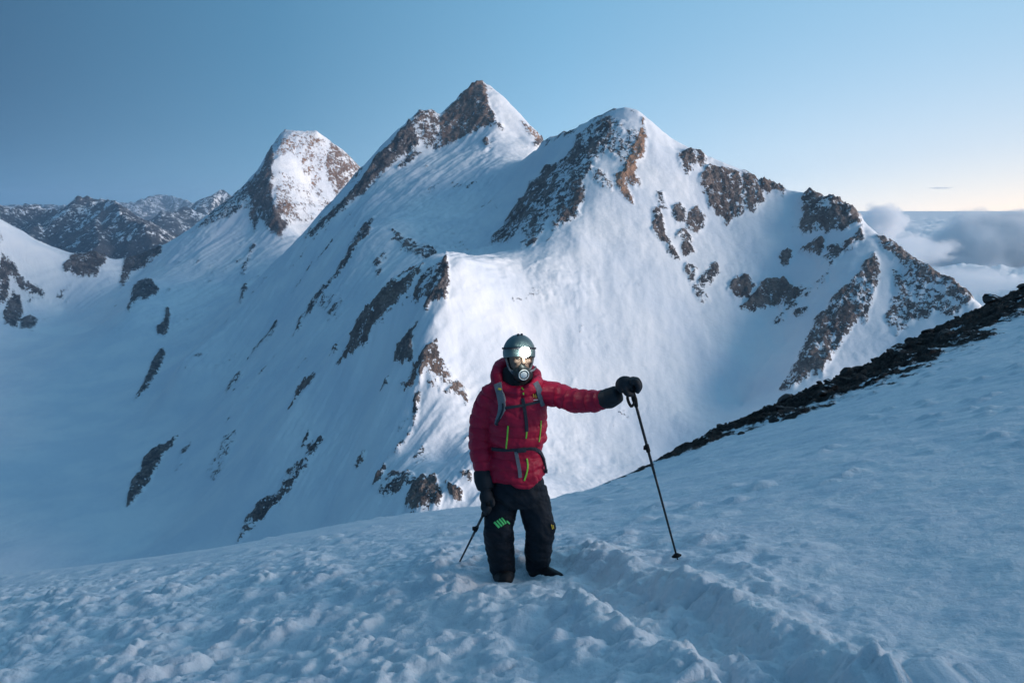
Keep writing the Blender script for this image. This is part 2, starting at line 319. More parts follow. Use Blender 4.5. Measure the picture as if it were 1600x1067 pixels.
ROCKS = [  # bare rock, outlines as seen in the photograph; (strength, warmth, outline); warmth is rock brown, and painted sunlight on high faces
 (.9,0,[(0,398),(18,408),(40,440),(60,455),(73,462),(68,467),(50,460),(30,448),(20,430),(0,425)]),(.9,0,[(0,420),(15,430),(10,470),(0,475)]),(.95,0,[(22,458),(33,465),(36,490),(25,510),(8,508),(5,490),(12,475)]),(.95,0,[(45,492),(57,500),(50,515),(35,512),(34,500)]),(.8,0,[(0,370),(5,378),(0,385)]),
 (.95,0,[(102,412),(112,402),(150,393),(168,402),(158,415),(150,430),(130,432),(115,428),(100,430)]),(.95,0,[(195,410),(215,385),(240,372),(255,382),(250,395),(225,415),(205,430),(190,443),(187,440)]),
 (.65,0,[(255,360),(290,345),(320,330),(330,335),(300,350),(270,370)]),(.95,0,[(205,455),(215,440),(230,435),(248,448),(240,462),(228,470),(218,465),(208,478),(200,490),(198,485),(205,470)]),
 (.95,0,[(262,482),(265,490),(262,515),(257,523),(248,522),(247,512),(253,505)]),(.7,0,[(262,450),(268,452),(258,458)]),(.95,0,[(383,447),(386,452),(378,468),(373,472)]),(.6,0,[(392,380),(398,382),(392,405),(380,430),(376,428),(388,400)]),
 (.55,0,[(340,320),(365,300),(385,288),(398,280),(402,300),(395,320),(370,330),(345,345),(320,355),(300,365),(330,335)]),
 (.9,.1,[(425,228),(428,255),(425,280),(423,300),(432,330),(442,345),(450,350),(440,372),(425,365),(412,345),(402,335),(400,365),(392,350),(388,340),(395,320),(385,300),(400,275),(410,258)]),
 (.55,.2,[(430,300),(445,315),(460,325),(472,348),(455,345),(448,355),(440,340),(430,320)]),
 (.32,1,[(433,212),(440,207),(475,208),(495,208),(510,225),(505,250),(498,290),(490,300),(480,280),(470,250),(450,240),(430,250)]),  # tan of the sunlit upper face, painted into the rock colour
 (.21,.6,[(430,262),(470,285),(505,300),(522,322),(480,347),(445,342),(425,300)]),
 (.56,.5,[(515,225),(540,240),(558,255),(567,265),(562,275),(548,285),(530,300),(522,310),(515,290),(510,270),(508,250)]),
 (.97,0,[(640,190),(620,215),(600,238),(585,250),(572,275),(555,295),(540,310),(515,335),(495,355),(475,375),(485,372),(515,348),(540,325),(560,305),(580,285),(600,268),(615,250),(640,240),(655,225),(650,210)]),
 (.62,.2,[(655,168),(672,172),(685,185),(690,200),(685,235),(670,232),(655,222),(650,200),(645,190)]),(.8,0,[(645,235),(660,240),(640,252),(622,260),(635,245)]),
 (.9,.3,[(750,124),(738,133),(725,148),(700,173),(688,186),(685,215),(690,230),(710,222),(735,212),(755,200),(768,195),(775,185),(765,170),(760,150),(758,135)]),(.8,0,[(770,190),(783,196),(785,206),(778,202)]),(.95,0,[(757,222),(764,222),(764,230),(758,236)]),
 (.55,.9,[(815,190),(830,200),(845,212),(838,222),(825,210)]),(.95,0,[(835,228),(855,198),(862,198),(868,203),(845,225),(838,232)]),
 (.85,0,[(582,345),(577,360),(562,375),(552,390),(537,415),(525,430),(530,412),(545,388),(560,368),(568,356)]),(.58,0,[(612,360),(628,370),(640,380),(660,385),(680,392),(685,398),(670,405),(650,400),(630,392),(618,378)]),(.5,0,[(585,405),(595,410),(597,425),(587,437),(585,425)]),
 (.6,0,[(522,430),(512,450),(497,470),(477,500),(467,520),(458,527),(468,500),(488,470),(503,445)]),
 (.95,.15,[(660,418),(648,425),(620,440),(600,455),(585,478),(565,495),(555,515),(545,525),(550,530),(540,550),(525,570),(530,570),(550,556),(570,545),(577,530),(575,520),(590,505),(600,490),(610,475),(635,460),(645,445),(658,430)]),
 (.52,.1,[(660,425),(685,410),(698,405),(698,440),(685,450),(660,470),(640,470),(630,475),(650,450)]),(.92,0,[(690,410),(699,400),(700,440),(698,470),(680,477),(665,492),(660,490),(675,465),(690,445),(695,425)]),
 (.95,0,[(655,500),(645,520),(630,535),(618,545),(620,560),(615,575),(630,575),(645,570),(643,555),(640,540),(647,520)]),(.95,.3,[(645,575),(640,590),(625,610),(624,617),(635,615),(648,600),(650,585),(655,570)]),(.9,.1,[(655,560),(668,550),(683,535),(685,555),(675,570),(662,590),(655,605),(650,600),(655,580)]),
 (.42,.3,[(665,575),(690,560),(705,580),(730,605),(730,635),(715,625),(700,615),(685,615),(670,605)]),(.8,0,[(650,610),(656,615),(653,640),(649,668),(644,668),(647,640)]),(.7,0,[(641,680),(633,697),(617,713),(622,702)]),
 (.95,.2,[(527,545),(520,550),(513,568),(516,565),(528,552)]),(.95,.3,[(493,585),(475,598),(462,612),(458,628),(451,641),(456,636),(468,617),(485,602)]),(.9,.2,[(607,598),(600,605),(595,617),(603,613)]),
 (.97,0,[(255,545),(245,555),(235,575),(225,600),(211,625),(222,615),(240,590),(250,570),(258,555)]),(.97,0,[(277,682),(250,700),(235,708),(225,720),(218,740),(205,755),(198,789),(206,785),(222,765),(235,750),(243,730),(255,712),(270,692)]),
 (.7,0,[(360,600),(354,610),(352,614),(360,607),(377,590),(375,584)]),(.75,0,[(434,505),(420,519),(398,545),(388,559),(402,548),(427,518)]),
 (.75,0,[(503,683),(490,690),(470,715),(450,735),(440,752),(455,740),(430,770),(400,790),(385,810),(370,852),(390,832),(420,802),(450,772),(470,747),(492,715)]),(.9,0,[(475,690),(482,676),(480,690),(471,699)]),
 (.36,0,[(370,670),(362,700),(350,725),(335,750),(322,742),(340,705),(352,680)]),(.3,0,[(300,690),(290,712),(275,735),(282,705)]),(.33,0,[(505,460),(530,460),(535,490),(515,500),(500,480)]),
 (.85,.3,[(571,710),(560,723),(555,732),(565,727)]),(.9,.1,[(600,733),(590,750),(584,764),(592,760)]),(.45,0,[(605,740),(640,745),(650,755),(630,770),(600,778),(590,774)]),
 (.85,.1,[(660,750),(680,745),(690,765),(690,785),(685,800),(640,805),(635,792),(645,770),(650,760)]),(.85,.2,[(695,755),(720,770),(722,780),(710,785),(700,775)]),(.5,0,[(720,740),(735,738),(735,750),(722,750)]),
 (.57,0,[(945,185),(925,195),(900,215),(895,235),(870,260),(850,265),(830,285),(815,320),(800,345),(770,370),(760,382),(790,377),(815,365),(815,387),(835,382),(860,345),(890,340),(905,310),(912,280),(925,260),(945,240),(955,215),(985,205),(975,190)]),
 (.8,.05,[(850,262),(870,258),(855,290),(835,312),(820,327),(825,337),(800,352),(788,347),(813,312),(833,282)]),(.8,0,[(945,190),(957,200),(937,230),(922,247),(917,230),(930,205)]),(.75,.1,[(905,290),(915,290),(905,325),(890,345),(870,355),(880,335),(895,312)]),
 (.42,0,[(850,215),(880,203),(905,193),(940,181),(960,170),(930,190),(900,205),(870,220),(850,230)]),(.5,.1,[(955,200),(985,195),(1000,210),(1005,230),(985,260),(965,250),(950,235),(945,215)]),
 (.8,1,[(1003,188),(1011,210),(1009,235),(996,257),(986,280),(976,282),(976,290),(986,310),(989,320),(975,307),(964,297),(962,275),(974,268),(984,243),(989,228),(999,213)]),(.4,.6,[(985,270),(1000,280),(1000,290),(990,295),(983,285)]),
 (.42,.1,[(920,260),(945,265),(955,285),(955,300),(935,290),(925,275)]),(.55,.1,[(860,347),(900,325),(907,335),(882,352),(865,362)]),
 (.7,.15,[(1060,238),(1080,233),(1100,238),(1105,255),(1085,262),(1075,272),(1065,260)]),(.72,.15,[(1092,280),(1105,262),(1115,258),(1130,262),(1160,270),(1180,278),(1185,295),(1195,315),(1180,330),(1165,335),(1150,340),(1135,352),(1125,337),(1110,327),(1105,307),(1095,292)]),(.9,.2,[(1188,283),(1205,280),(1226,297),(1222,304),(1205,302),(1190,299)]),
 (.5,0,[(1025,300),(1035,300),(1040,320),(1050,330),(1045,337),(1032,325)]),(.8,.1,[(1020,330),(1030,328),(1037,350),(1045,375),(1061,405),(1050,402),(1035,382),(1020,362)]),(.85,0,[(1052,325),(1062,320),(1071,335),(1071,352),(1058,347),(1049,335)]),(.75,.1,[(1075,335),(1090,323),(1101,340),(1099,357),(1085,367),(1074,355)]),(.8,0,[(1057,365),(1070,361),(1081,375),(1070,382),(1059,372)]),(.8,.1,[(1064,386),(1075,379),(1084,390),(1070,399)]),(.6,0,[(1072,410),(1085,415),(1088,430),(1080,442),(1071,425)]),(.7,0,[(1099,426),(1115,411),(1126,420),(1115,437),(1100,450),(1091,447)]),(.5,0,[(1085,440),(1106,467),(1095,472),(1085,457)]),
 (.95,.1,[(1221,402),(1232,388),(1238,395),(1231,416),(1222,413)]),(.74,.1,[(1250,315),(1260,300),(1280,295),(1300,303),(1325,308),(1338,323),(1347,340),(1345,352),(1325,357),(1300,357),(1275,362),(1255,362),(1247,350),(1258,335)]),(.88,.15,[(1249,392),(1265,379),(1280,373),(1291,374),(1286,391),(1270,400)]),(.7,0,[(1294,386),(1312,380),(1319,390),(1310,402),(1298,396)]),(.85,.1,[(1317,382),(1340,365),(1347,353),(1347,376),(1331,387),(1320,390)]),(.45,0,[(1275,405),(1300,395),(1310,400),(1300,417),(1280,417)]),(.45,0,[(1272,440),(1295,420),(1290,442),(1275,452)]),
 (.92,.1,[(1137,451),(1150,433),(1170,433),(1181,448),(1170,464),(1150,468)]),(.92,.15,[(1174,471),(1190,444),(1215,438),(1235,443),(1249,455),(1249,467),(1225,477),(1200,480),(1170,485),(1159,481)]),(.5,0,[(1250,445),(1269,450),(1260,464),(1250,461)]),(.65,0,[(1216,480),(1240,470),(1246,479),(1225,488)]),(.65,0,[(1208,502),(1226,489),(1226,501),(1211,508)]),(.5,0,[(1237,491),(1261,481),(1263,491),(1239,497)]),
 (.66,.1,[(1367,395),(1350,410),(1340,430),(1320,450),(1305,460),(1290,490),(1270,500),(1265,520),(1255,545),(1240,570),(1222,605),(1242,603),(1267,582),(1287,587),(1302,552),(1322,522),(1342,497),(1352,502),(1367,462),(1374,430),(1372,405)]),
 (.62,.1,[(1368,368),(1385,373),(1405,384),(1430,398),(1450,412),(1480,427),(1506,448),(1519,466),(1512,477),(1490,472),(1470,442),(1440,427),(1415,417),(1395,402),(1380,387)]),(.47,.1,[(1395,420),(1430,410),(1470,435),(1512,472),(1490,492),(1460,492),(1430,502),(1400,522),(1385,502),(1400,450)]),
]
def rock_field(px, py, rocks, soft=3.4):
    rock = np.zeros_like(px); warm = np.zeros_like(px)
    jx = px + 4.0 * fbm(px / 22, py / 22, 3, 301); jy = py + 4.0 * fbm(px / 22, py / 22, 3, 331)
    for s, w, poly in rocks:
        P = np.array(poly, float); m = 8
        idx = np.nonzero((jx > P[:, 0].min() - m) & (jx < P[:, 0].max() + m) & (jy > P[:, 1].min() - m) & (jy < P[:, 1].max() + m))[0]
        if not len(idx): continue
        x, y = jx[idx], jy[idx]
        inside = np.zeros(len(idx), bool); d2 = np.full(len(idx), 1e9)
        for a, b in zip(P, np.roll(P, -1, 0)):
            c = ((a[1] > y) != (b[1] > y)) & (x < (b[0] - a[0]) * (y - a[1]) / (b[1] - a[1] + 1e-9) + a[0])
            inside ^= c
            e = b - a; t = np.clip(((x - a[0]) * e[0] + (y - a[1]) * e[1]) / (e @ e + 1e-9), 0, 1)
            d2 = np.minimum(d2, (x - a[0] - t * e[0]) ** 2 + (y - a[1] - t * e[1]) ** 2)
        sdist = np.where(inside, 1, -1) * np.sqrt(d2)
        f = s * sstep(-soft * 1.3, soft, sdist)
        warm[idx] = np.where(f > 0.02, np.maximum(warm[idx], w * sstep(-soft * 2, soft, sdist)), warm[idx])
        rock[idx] = np.maximum(rock[idx], f)
    return rock, warm

def build_mountains():
    NC, NR = 850, 590
    u = np.linspace(-0.74, 0.74, NC)
    Yr = np.concatenate([np.geomspace(1.15, 4.6, 450, endpoint=False), np.geomspace(4.6, 7.2, NR - 450)])
    U, Y = np.meshgrid(u, Yr)
    X = U * Y
    x, y = X.ravel(), Y.ravel()
    wx = 0.025 * fbm(x / 0.35, y / 0.35, 3, 11); wy = 0.025 * fbm(x / 0.35, y / 0.35, 3, 23)
    z, near = rbf_eval(x + wx * 0.4, y + wy * 0.4)
    px, py = project(x, y, z)
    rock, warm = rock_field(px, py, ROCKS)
    cls = CID[near]
    glac = sstep(-0.62, -0.72, z) * (x < -0.3)
    # fall-line coordinates: left slopes drop towards the glacier, the bowl drops towards the camera
    left = sstep(0.02, -0.10, x + 0.02 * (y - 2) - 0.02) * (1 - 0.0)
    a1, b1 = x * 0.83 - y * 0.55, x * 0.55 + y * 0.83
    s1 = fbm(a1 / 0.022, b1 / 0.22, 4, 41, 0.6); s2 = fbm((x - 0.10 * (y - 2)) / 0.022, y / 0.20, 4, 53, 0.6)
    streak = s1 * left + s2 * (1 - left)
    streak *= (1 - glac)
    q1 = fbm(a1 / 0.09, b1 / 0.6, 3, 61); q2 = fbm((x - 0.10 * (y - 2)) / 0.09, y / 0.5, 3, 67)
    flute = q1 * left + q2 * (1 - left)
    rough = fbm(x / 0.16, y / 0.16, 6, 71, 0.55)
    rid = fbm(x / 0.07, y / 0.07, 5, 83, 0.6, 'r')
    calm = 1 - 0.85 * glac
    bill = fbm(x / 0.11, y / 0.11, 4, 75, 0.55, 'b')
    gate = sstep(-0.1, 0.35, fbm(x / 0.5, y / 0.5, 3, 79))
    z = z + calm * (0.012 * rough + (0.0022 + 0.003 * left) * flute + (0.0004 + 0.0008 * left) * streak + 0.0045 * gate * bill)
    ribs = fbm(a1 / 0.17, b1 / 0.9, 3, 63, 0.5, 'r') * left + fbm((x - 0.10 * (y - 2)) / 0.2, y / 0.8, 3, 69, 0.5, 'r') * (1 - left)
    z = z + calm * (0.005 + 0.012 * left) * (ribs - 0.4)
    z = z + calm * left * (0.009 * fbm(a1 / 0.06, b1 / 0.13, 4, 93, 0.6, 'b') * sstep(-0.25, 0.3, fbm(x / 0.3, y / 0.3, 3, 95)) + 0.004 * fbm(a1 / 0.035, b1 / 0.3, 3, 97, 0.55, 'r'))
    specks = 0.34 * sstep(0.12, 0.45, fbm(a1 / 0.05, b1 / 0.14, 4, 103, 0.6)) * sstep(-0.05, 0.3, fbm(x / 0.35, y / 0.35, 2, 107)) * (z > -0.7)
    rock = np.maximum(rock, specks * (0.45 + 0.55 * left) * (y < 5.5))
    crag = fbm(x / 0.032, y / 0.032, 4, 87, 0.6, 'r')
    z = z + np.minimum(rock, 0.9) * (0.024 * rid + 0.015 * crag + 0.007 * streak - 0.006)
    # broken ice on the slope below the main peak and in the bowl
    for (cx, cy, rx, ry, amp) in ((700, 360, 70, 30, .010), (880, 450, 55, 40, .007), (1150, 430, 60, 40, .006), (480, 660, 90, 60, .005), (330, 560, 90, 50, .004), (840, 690, 80, 40, .005), (640, 300, 60, 40, .004)):
        g = np.exp(-((px - cx) / rx) ** 2 - ((py - cy) / ry) ** 2)
        z = z + amp * g * fbm(x / 0.05, y / 0.05, 4, 91, 0.6, 'b')
    Z = z.reshape(NR, NC)
    X, Y, Z = X * K, Y * K, Z * K
    N = grid_normals(X, Y, Z).reshape(-1, 3)
    co = np.stack([X, Y, Z], -1).reshape(-1, 3)
    Q = grid_quads(NR, NC)
    fc = cls[Q].max(1)
    info = {'valley': ('glacier', 'wide shaded snow glacier filling the valley below the peaks'),
            'pyramid': ('mountain', 'flat-topped pyramid peak with sunlit pink face and dark left buttress'),
            'main': ('mountain', 'highest pointed peak with brown rock cap above long blue snow slopes'),
            'dome': ('mountain', 'rounded snow dome with bright bowl below and rocky ridge running right')}
    for ci, cn in enumerate(CLS):
        q = Q[fc == ci]
        used = np.unique(q); remap = np.full(len(co), -1); remap[used] = np.arange(len(used))
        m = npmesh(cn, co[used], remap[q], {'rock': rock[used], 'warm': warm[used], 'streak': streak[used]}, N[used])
        tag(link(info[cn][0], m, MAT_MOUNTAIN), info[cn][1], kind='structure')
build_mountains()

# ------------------------------------------------------------------ far ranges on the left
FAR = [[(-40,330,13),(0,320,13.5),(35,318,14),(75,325,14),(105,320,13.5),(132,311,13),(165,311,13),(180,318,12.5),(210,345,11.5),(235,365,10.5),(265,392,10)],
       [(165,311,13),(152,340,12),(150,370,11),(140,395,10)], [(80,325,14),(60,350,12.5),(40,380,11)], [(0,320,13.5),(-10,350,12)],
       [(255,338,17),(285,324,18),(312,330,18),(345,345,18),(420,350,18)], [(335,322,19.8),(346,297,20),(367,322,20)],
       [(-40,322,30),(40,320,30),(150,318,30),(220,312,32),(250,303,34),(300,315,33),(360,320,33),(430,322,34)]]
def build_far():
    NC, NR = 330, 220
    u = np.linspace(-0.76, -0.26, NC); Yr = np.geomspace(8.2, 37, NR)
    U, Y = np.meshgrid(u, Yr); X = U * Y
    x, y = X.ravel(), Y.ravel()
    wx = x + 0.25 * fbm(x / 1.2, y / 1.2, 4, 5); wy = y + 0.25 * fbm(x / 1.2, y / 1.2, 4, 9)
    z = np.full_like(x, -2.6)
    for ln in FAR:
        for a, b in zip(ln[:-1], ln[1:]):
            A, B = at(a[0], a[1], a[2] * K) / K, at(b[0], b[1], b[2] * K) / K
            ex, ey = B.x - A.x, B.y - A.y
            t = np.clip(((wx - A.x) * ex + (wy - A.y) * ey) / (ex * ex + ey * ey), 0, 1)
            d = np.hypot(wx - A.x - t * ex, wy - A.y - t * ey)
            z = np.maximum(z, A.z + (B.z - A.z) * t - 0.62 * d)
    r = fbm(x / 1.1, y / 1.1, 6, 77, 0.55, 'r')
    z = z + 0.16 * (r - 0.45)
    hfrac = sstep(-0.9, 0.1, z)
    rock = np.clip(1.02 - 0.42 * hfrac + 0.25 * fbm(x / 0.5, y / 0.5, 4, 99), 0.2, 1)
    streak = fbm(x / 0.12, y / 0.4, 4, 15)
    Z = z.reshape(NR, NC)
    co = np.stack([X * K, Y * K, Z * K], -1).reshape(-1, 3)
    m = npmesh('far_range', co, grid_quads(NR, NC), {'rock': rock, 'warm': rock * 0, 'streak': streak})
    tag(link('mountain_range', m, MAT_FAR), 'distant dark blue mountain ranges streaked with snow beyond the glacier', kind='structure')
build_far()

# ------------------------------------------------------------------ sea of clouds on the right
def cloud_material(name):
    t = NT(name)
    pos = t.n('ShaderNodeNewGeometry').outputs['Position']
    h = t.math('MULTIPLY', t.noise(pos, 0.0011, 7.0, 0.6), 420.0)
    bump = t.n('ShaderNodeBump', None, Strength=0.35, Distance=1.0, Height=h)
    d = t.n('ShaderNodeBsdfDiffuse', None, Color=rgb(.95, .95, .96), Normal=bump.outputs[0])
    tr = t.n('ShaderNodeBsdfTranslucent', None, Color=rgb(.80, .82, .86))
    mx = t.n('ShaderNodeMixShader', None, i0=0.12, i1=d.outputs[0], i2=tr.outputs[0])
    t.t.links.new(mx.outputs[0], t.out.inputs[0])
    return t.m
MAT_CLOUD = cloud_material('cloud_vapour')
def build_cloud_sea():
    NC, NR = 200, 260
    u = np.linspace(0.30, 0.82, NC); Yr = np.geomspace(11, 420, NR)
    U, Y = np.meshgrid(u, Yr); X = U * Y
    x, y = X.ravel(), Y.ravel()
    z = -1.6 + 0.5 * fbm(x / 3.4, y / 3.4, 5, 131, 0.55, 'b') + 0.25 * fbm(x / 14, y / 22, 3, 141)
    z = np.where(y > 60, -1.45 + (z + 1.45) * np.clip(60 / y, 0.15, 1), z)
    Z = z.reshape(NR, NC)
    co = np.stack([X * K, Y * K, Z * K], -1).reshape(-1, 3)
    m = npmesh('cloud_sea', co, grid_quads(NR, NC))
    tag(link('cloud_sea', m, MAT_CLOUD), 'pale sea of clouds reaching to the horizon beyond the rocky ridge', kind='structure')
build_cloud_sea()
def vapour_material(name, density, scale, ragged, edge):
    """vapour that thins out unevenly towards the edge of the cloud"""
    t = NT(name)
    tc = t.n('ShaderNodeTexCoord').outputs['Object']
    r = t.n('ShaderNodeVectorMath', {'operation': 'LENGTH'}, i0=tc).outputs['Value']
    n = t.n('ShaderNodeTexNoise', None, Vector=tc, Scale=scale, Detail=5.0, Roughness=0.6).outputs[0]
    a = t.math('MULTIPLY_ADD', t.math('SUBTRACT', n, 0.5), ragged, t.math('SUBTRACT', 1.0, r))
    d = t.math('MULTIPLY', t.ramp(a, 0.10, edge), density)
    v = t.n('ShaderNodeVolumePrincipled', None, Color=rgb(.97, .975, .985), Density=d, Anisotropy=0.0)
    t.t.links.new(v.outputs[0], t.out.inputs['Volume'])
    return t.m
def build_cloud(px, py, Y, half, label, density, scale=2.2, ragged=1.6, edge=.55):
    bm = bmesh.new(); bmesh.ops.create_icosphere(bm, subdivisions=4, radius=1)
    me = bpy.data.meshes.new('cloud'); bm.to_mesh(me); bm.free()
    o = link('cloud', me, vapour_material('cloud_vapour', density, scale, ragged, edge))
    o.location = at(px, py, Y * K); o.scale = [h * K for h in half]
    return tag(o, label, 'cloud')
build_cloud(1376, 350, 13.6, (.46, .42, .44), 'small pink cloud puff rising right behind the rocky ridge', .010, 1.7, 1.5)
build_cloud(1400, 392, 13.8, (1.2, .7, .40), 'low ragged cloud bank lying at the foot of the small pink puff', .003, 2.4, 2.0)
build_cloud(1560, 402, 24, (2.7, 2.2, 1.75), 'large domed blue-grey cloud bulging above the cloud sea', .0045, 1.7, .8, .32)
build_cloud(1480, 452, 17, (3.4, 1.2, .55), 'wide thin veil of cloud spread below the large domed cloud', .0025, 2.6, 2.0)
build_cloud(1470, 294, 60, (1.15, .6, .11), 'thin dark streak of cloud above the bright horizon', .0012, 1.5, .9)
scene.cycles.volume_step_rate = 0.6

# ------------------------------------------------------------------ snow slope in the foreground
RIM = [(-300,935,16),(-100,915,14.5),(0,905,13.5),(150,886,13),(330,860,12.5),(560,815,12.5),(640,802,12.5),(700,795,12.5),(860,780,12.5),(920,765,13),(1000,733,14),(1070,697,15),(1150,665,16.4),(1250,622,18),(1330,588,19.5),(1400,550,21),(1500,500,24),(1600,453,27),(1800,370,34),(2100,260,46)]
RIMP = np.array([at(*p)[:] for p in RIM])
FEET_Y = 5.5
def plane(x, y): return -1.65 - 0.17 * y + 0.2 * x
def build_ctrl_fg():
    P = [tuple(p) for p in RIMP]
    for px, py, Y in ((820, 905, 5.5), (1060, 885, 4.95), (715, 897, 5.6), (400, 1000, 5.2), (200, 1060, 4.6), (800, 1067, 3.55), (1200, 1000, 3.6), (1560, 1040, 3.1), (1580, 800, 5.2), (100, 950, 8.0), (560, 850, 8.6), (860, 820, 8.0), (1000, 780, 8.8), (1250, 720, 8.5), (1400, 640, 11.5), (1580, 560, 13)):
        P.append(tuple(at(px, py, Y)))
    for x, y in ((0, 0), (-2, 1), (2, 1), (0, -6), (-6, -6), (8, -6), (20, -6), (45, -6), (30, 8), (60, 8), (60, 30)):
        P.append((x, y, plane(x, y) + (0.05 * max(0, x - 5))))
    return np.array(P)
FG = build_ctrl_fg()
def fg_fit(P, lam=0.3):
    n = len(P); D = np.linalg.norm(P[:, None, :2] - P[None, :, :2], axis=-1)
    A = np.zeros((n + 3, n + 3)); A[:n, :n] = -D + np.eye(n) * lam
    A[:n, n:] = np.c_[np.ones(n), P[:, :2]]; A[n:, :n] = A[:n, n:].T
    return np.linalg.solve(A, np.r_[P[:, 2], 0, 0, 0])
FGW = fg_fit(FG, 0.05)
def fg_base(x, y):
    x = np.asarray(x, float); y = np.asarray(y, float)
    n = len(FG); z = FGW[n] + FGW[n + 1] * x + FGW[n + 2] * y
    for p, w in zip(FG, FGW[:n]): z = z - w * np.sqrt((x - p[0]) ** 2 + (y - p[1]) ** 2 + 0.35)   # softened kernel: no cusps
    return z
_corr = fg_fit(np.c_[FG[:, :2], FG[:, 2] - fg_base(FG[:, 0], FG[:, 1])], 0.2)
ROWS_U = np.array([p[0] / p[1] for p in RIMP])
def rim_at(u):        # u = x / y  -> rim distance and sight slope
    return np.interp(u, ROWS_U, RIMP[:, 1]), np.interp(u, ROWS_U, RIMP[:, 2] / RIMP[:, 1])
TRACK = [(1330,1120),(1190,1055),(1080,990),(1000,950),(930,925),(880,908),(845,900)]
def ground_hit(px, py):
    """where the sight line through a photo pixel meets the bare slope"""
    Ys = np.linspace(2.0, 14, 1200)
    a = at(px, py, 1.0)
    d = a.z * Ys - fg_base(a.x * Ys, Ys)
    i = int(np.argmax(d < 0)) if (d < 0).any() else len(Ys) - 1
    return Vector((a.x * Ys[i], Ys[i], a.z * Ys[i]))
TRACKW = [ground_hit(*p) for p in TRACK]
def seg_dist(x, y, pts):
    d = np.full_like(x, 1e9); side = np.zeros_like(x)
    for A, B in zip(pts[:-1], pts[1:]):
        ex, ey = B.x - A.x, B.y - A.y
        t = np.clip(((x - A.x) * ex + (y - A.y) * ey) / (ex * ex + ey * ey), 0, 1)
        qx, qy = x - A.x - t * ex, y - A.y - t * ey
        dd = np.hypot(qx, qy); s = np.sign(ex * qy - ey * qx)
        side = np.where(dd < d, s, side); d = np.minimum(d, dd)
    return d, side
def worley(x, y, seed):
    xi, yi = np.floor(x).astype(np.int64), np.floor(y).astype(np.int64)
    best = np.full(x.shape, 9.0)
    for ox in (-1, 0, 1):
        for oy in (-1, 0, 1):
            ix, iy = xi + ox, yi + oy
            h = (ix * 374761393 + iy * 668265263 + seed * 974634777) & 0xffffffff
            h = ((h ^ (h >> 13)) * 1274126177) & 0xffffffff
            fx, fy = (h & 0xffff) / 65536, ((h >> 16) & 0xffff) / 65536
            best = np.minimum(best, (x - ix - fx) ** 2 + (y - iy - fy) ** 2)
    return np.sqrt(best)
def snow_detail(x, y):
    z = 0.045 * fbm(x / 1.3, y / 1.3, 3, 201) + 0.02 * fbm(x / 0.5, y / 0.35, 3, 211)
    px, py = project(x, y, fg_base(x, y))
    # churned, lumpy snow: strongest left of the track and around the feet, wind-packed elsewhere
    churn = np.clip(sstep(850, 960, py + 0.0 * px) * sstep(1150, 850, px) + np.exp(-((px - 760) / 300) ** 2 - ((py - 930) / 75) ** 2) + 0.45 * np.exp(-((px - 1050) / 330) ** 2 - ((py - 900) / 70) ** 2), 0, 1)
    dtr, _ = seg_dist(x, y, TRACKW)
    churn = np.maximum(churn, 0.9 * np.exp(-(dtr / 0.65) ** 2))
    churn = np.clip(churn * (0.75 + 0.9 * fbm(x / 0.9, y / 0.9, 3, 221)), 0, 1)
    wx = x + 0.03 * fbm(x / 0.12, y / 0.12, 3, 225); wy = y + 0.03 * fbm(x / 0.12, y / 0.12, 3, 227)
    dome = lambda d: np.sqrt(np.clip(1 - (d / 0.8) ** 2, 0, 1))
    lump = dome(worley(wx / 0.26, wy / 0.26, 3)) * 0.062 + dome(worley(wx / 0.12, wy / 0.12, 5)) * 0.066 * sstep(-.3, .3, fbm(x / .4, y / .4, 2, 229)) + dome(worley(wx / 0.062, wy / 0.062, 9)) * 0.040 * sstep(-.35, .25, fbm(x / .25, y / .25, 2, 228))
    grain = 0.016 * fbm(x / 0.07, y / 0.07, 4, 231, 0.6)
    z = z + churn * (lump + grain * 1.2) + (1 - churn) * (0.012 * fbm(x / 0.18, y / 0.12, 4, 241, 0.6) + 0.35 * grain)
    # separate crusts and blocks scattered over the packed snow
    sc = 1 - sstep(0.0, 0.34, worley(wx / 0.62, wy / 0.45, 12))
    z = z + (1 - churn) * sc * 0.055 * sstep(-0.15, 0.3, fbm(x / 1.6, y / 1.6, 2, 251))
    ridge = fbm(x / 0.9 + y * 0.15, y / 0.22, 4, 261, 0.55)
    z = z + (1 - churn) * 0.012 * ridge
    # trodden track running from the camera to the boots
    d, side = seg_dist(x, y, TRACKW)
    d = d + 0.06 * fbm(x / 0.16, y / 0.16, 3, 271)
    steps = 0.75 + 0.25 * fbm(x / 0.3, y / 0.3, 2, 281)
    z = z - 0.17 * steps * (1 - sstep(0.10, 0.32, d)) + 0.045 * np.exp(-((d - 0.38) / 0.13) ** 2) * (0.7 + 0.8 * fbm(x / .25, y / .25, 3, 283))
    near_track = np.exp(-(d / 0.5) ** 2)
    z = z + near_track * (0.030 * fbm(x / 0.09, y / 0.09, 4, 287, 0.6, 'b') + 0.4 * lump)
    foot = np.minimum(np.hypot(x + 0.07, y - 5.42), np.hypot(x - 0.22, y - 5.38))
    foot = np.minimum(foot, np.minimum(np.hypot(x + 0.06, (y - 5.15) * 1.0), np.hypot(x - 0.24, y - 5.15)))
    k = sstep(0.42, 0.14, foot)
    z = z * (1 - 0.8 * k) - 0.03 * k + 0.02 * k * lump / 0.05
    return z
ROCKBAND_X = [880, 940, 1000, 1070, 1150, 1250, 1330, 1400, 1500, 1600, 1900]
ROCKBAND_T = [0, 4, 6, 14, 18, 28, 42, 56, 54, 50, 50]
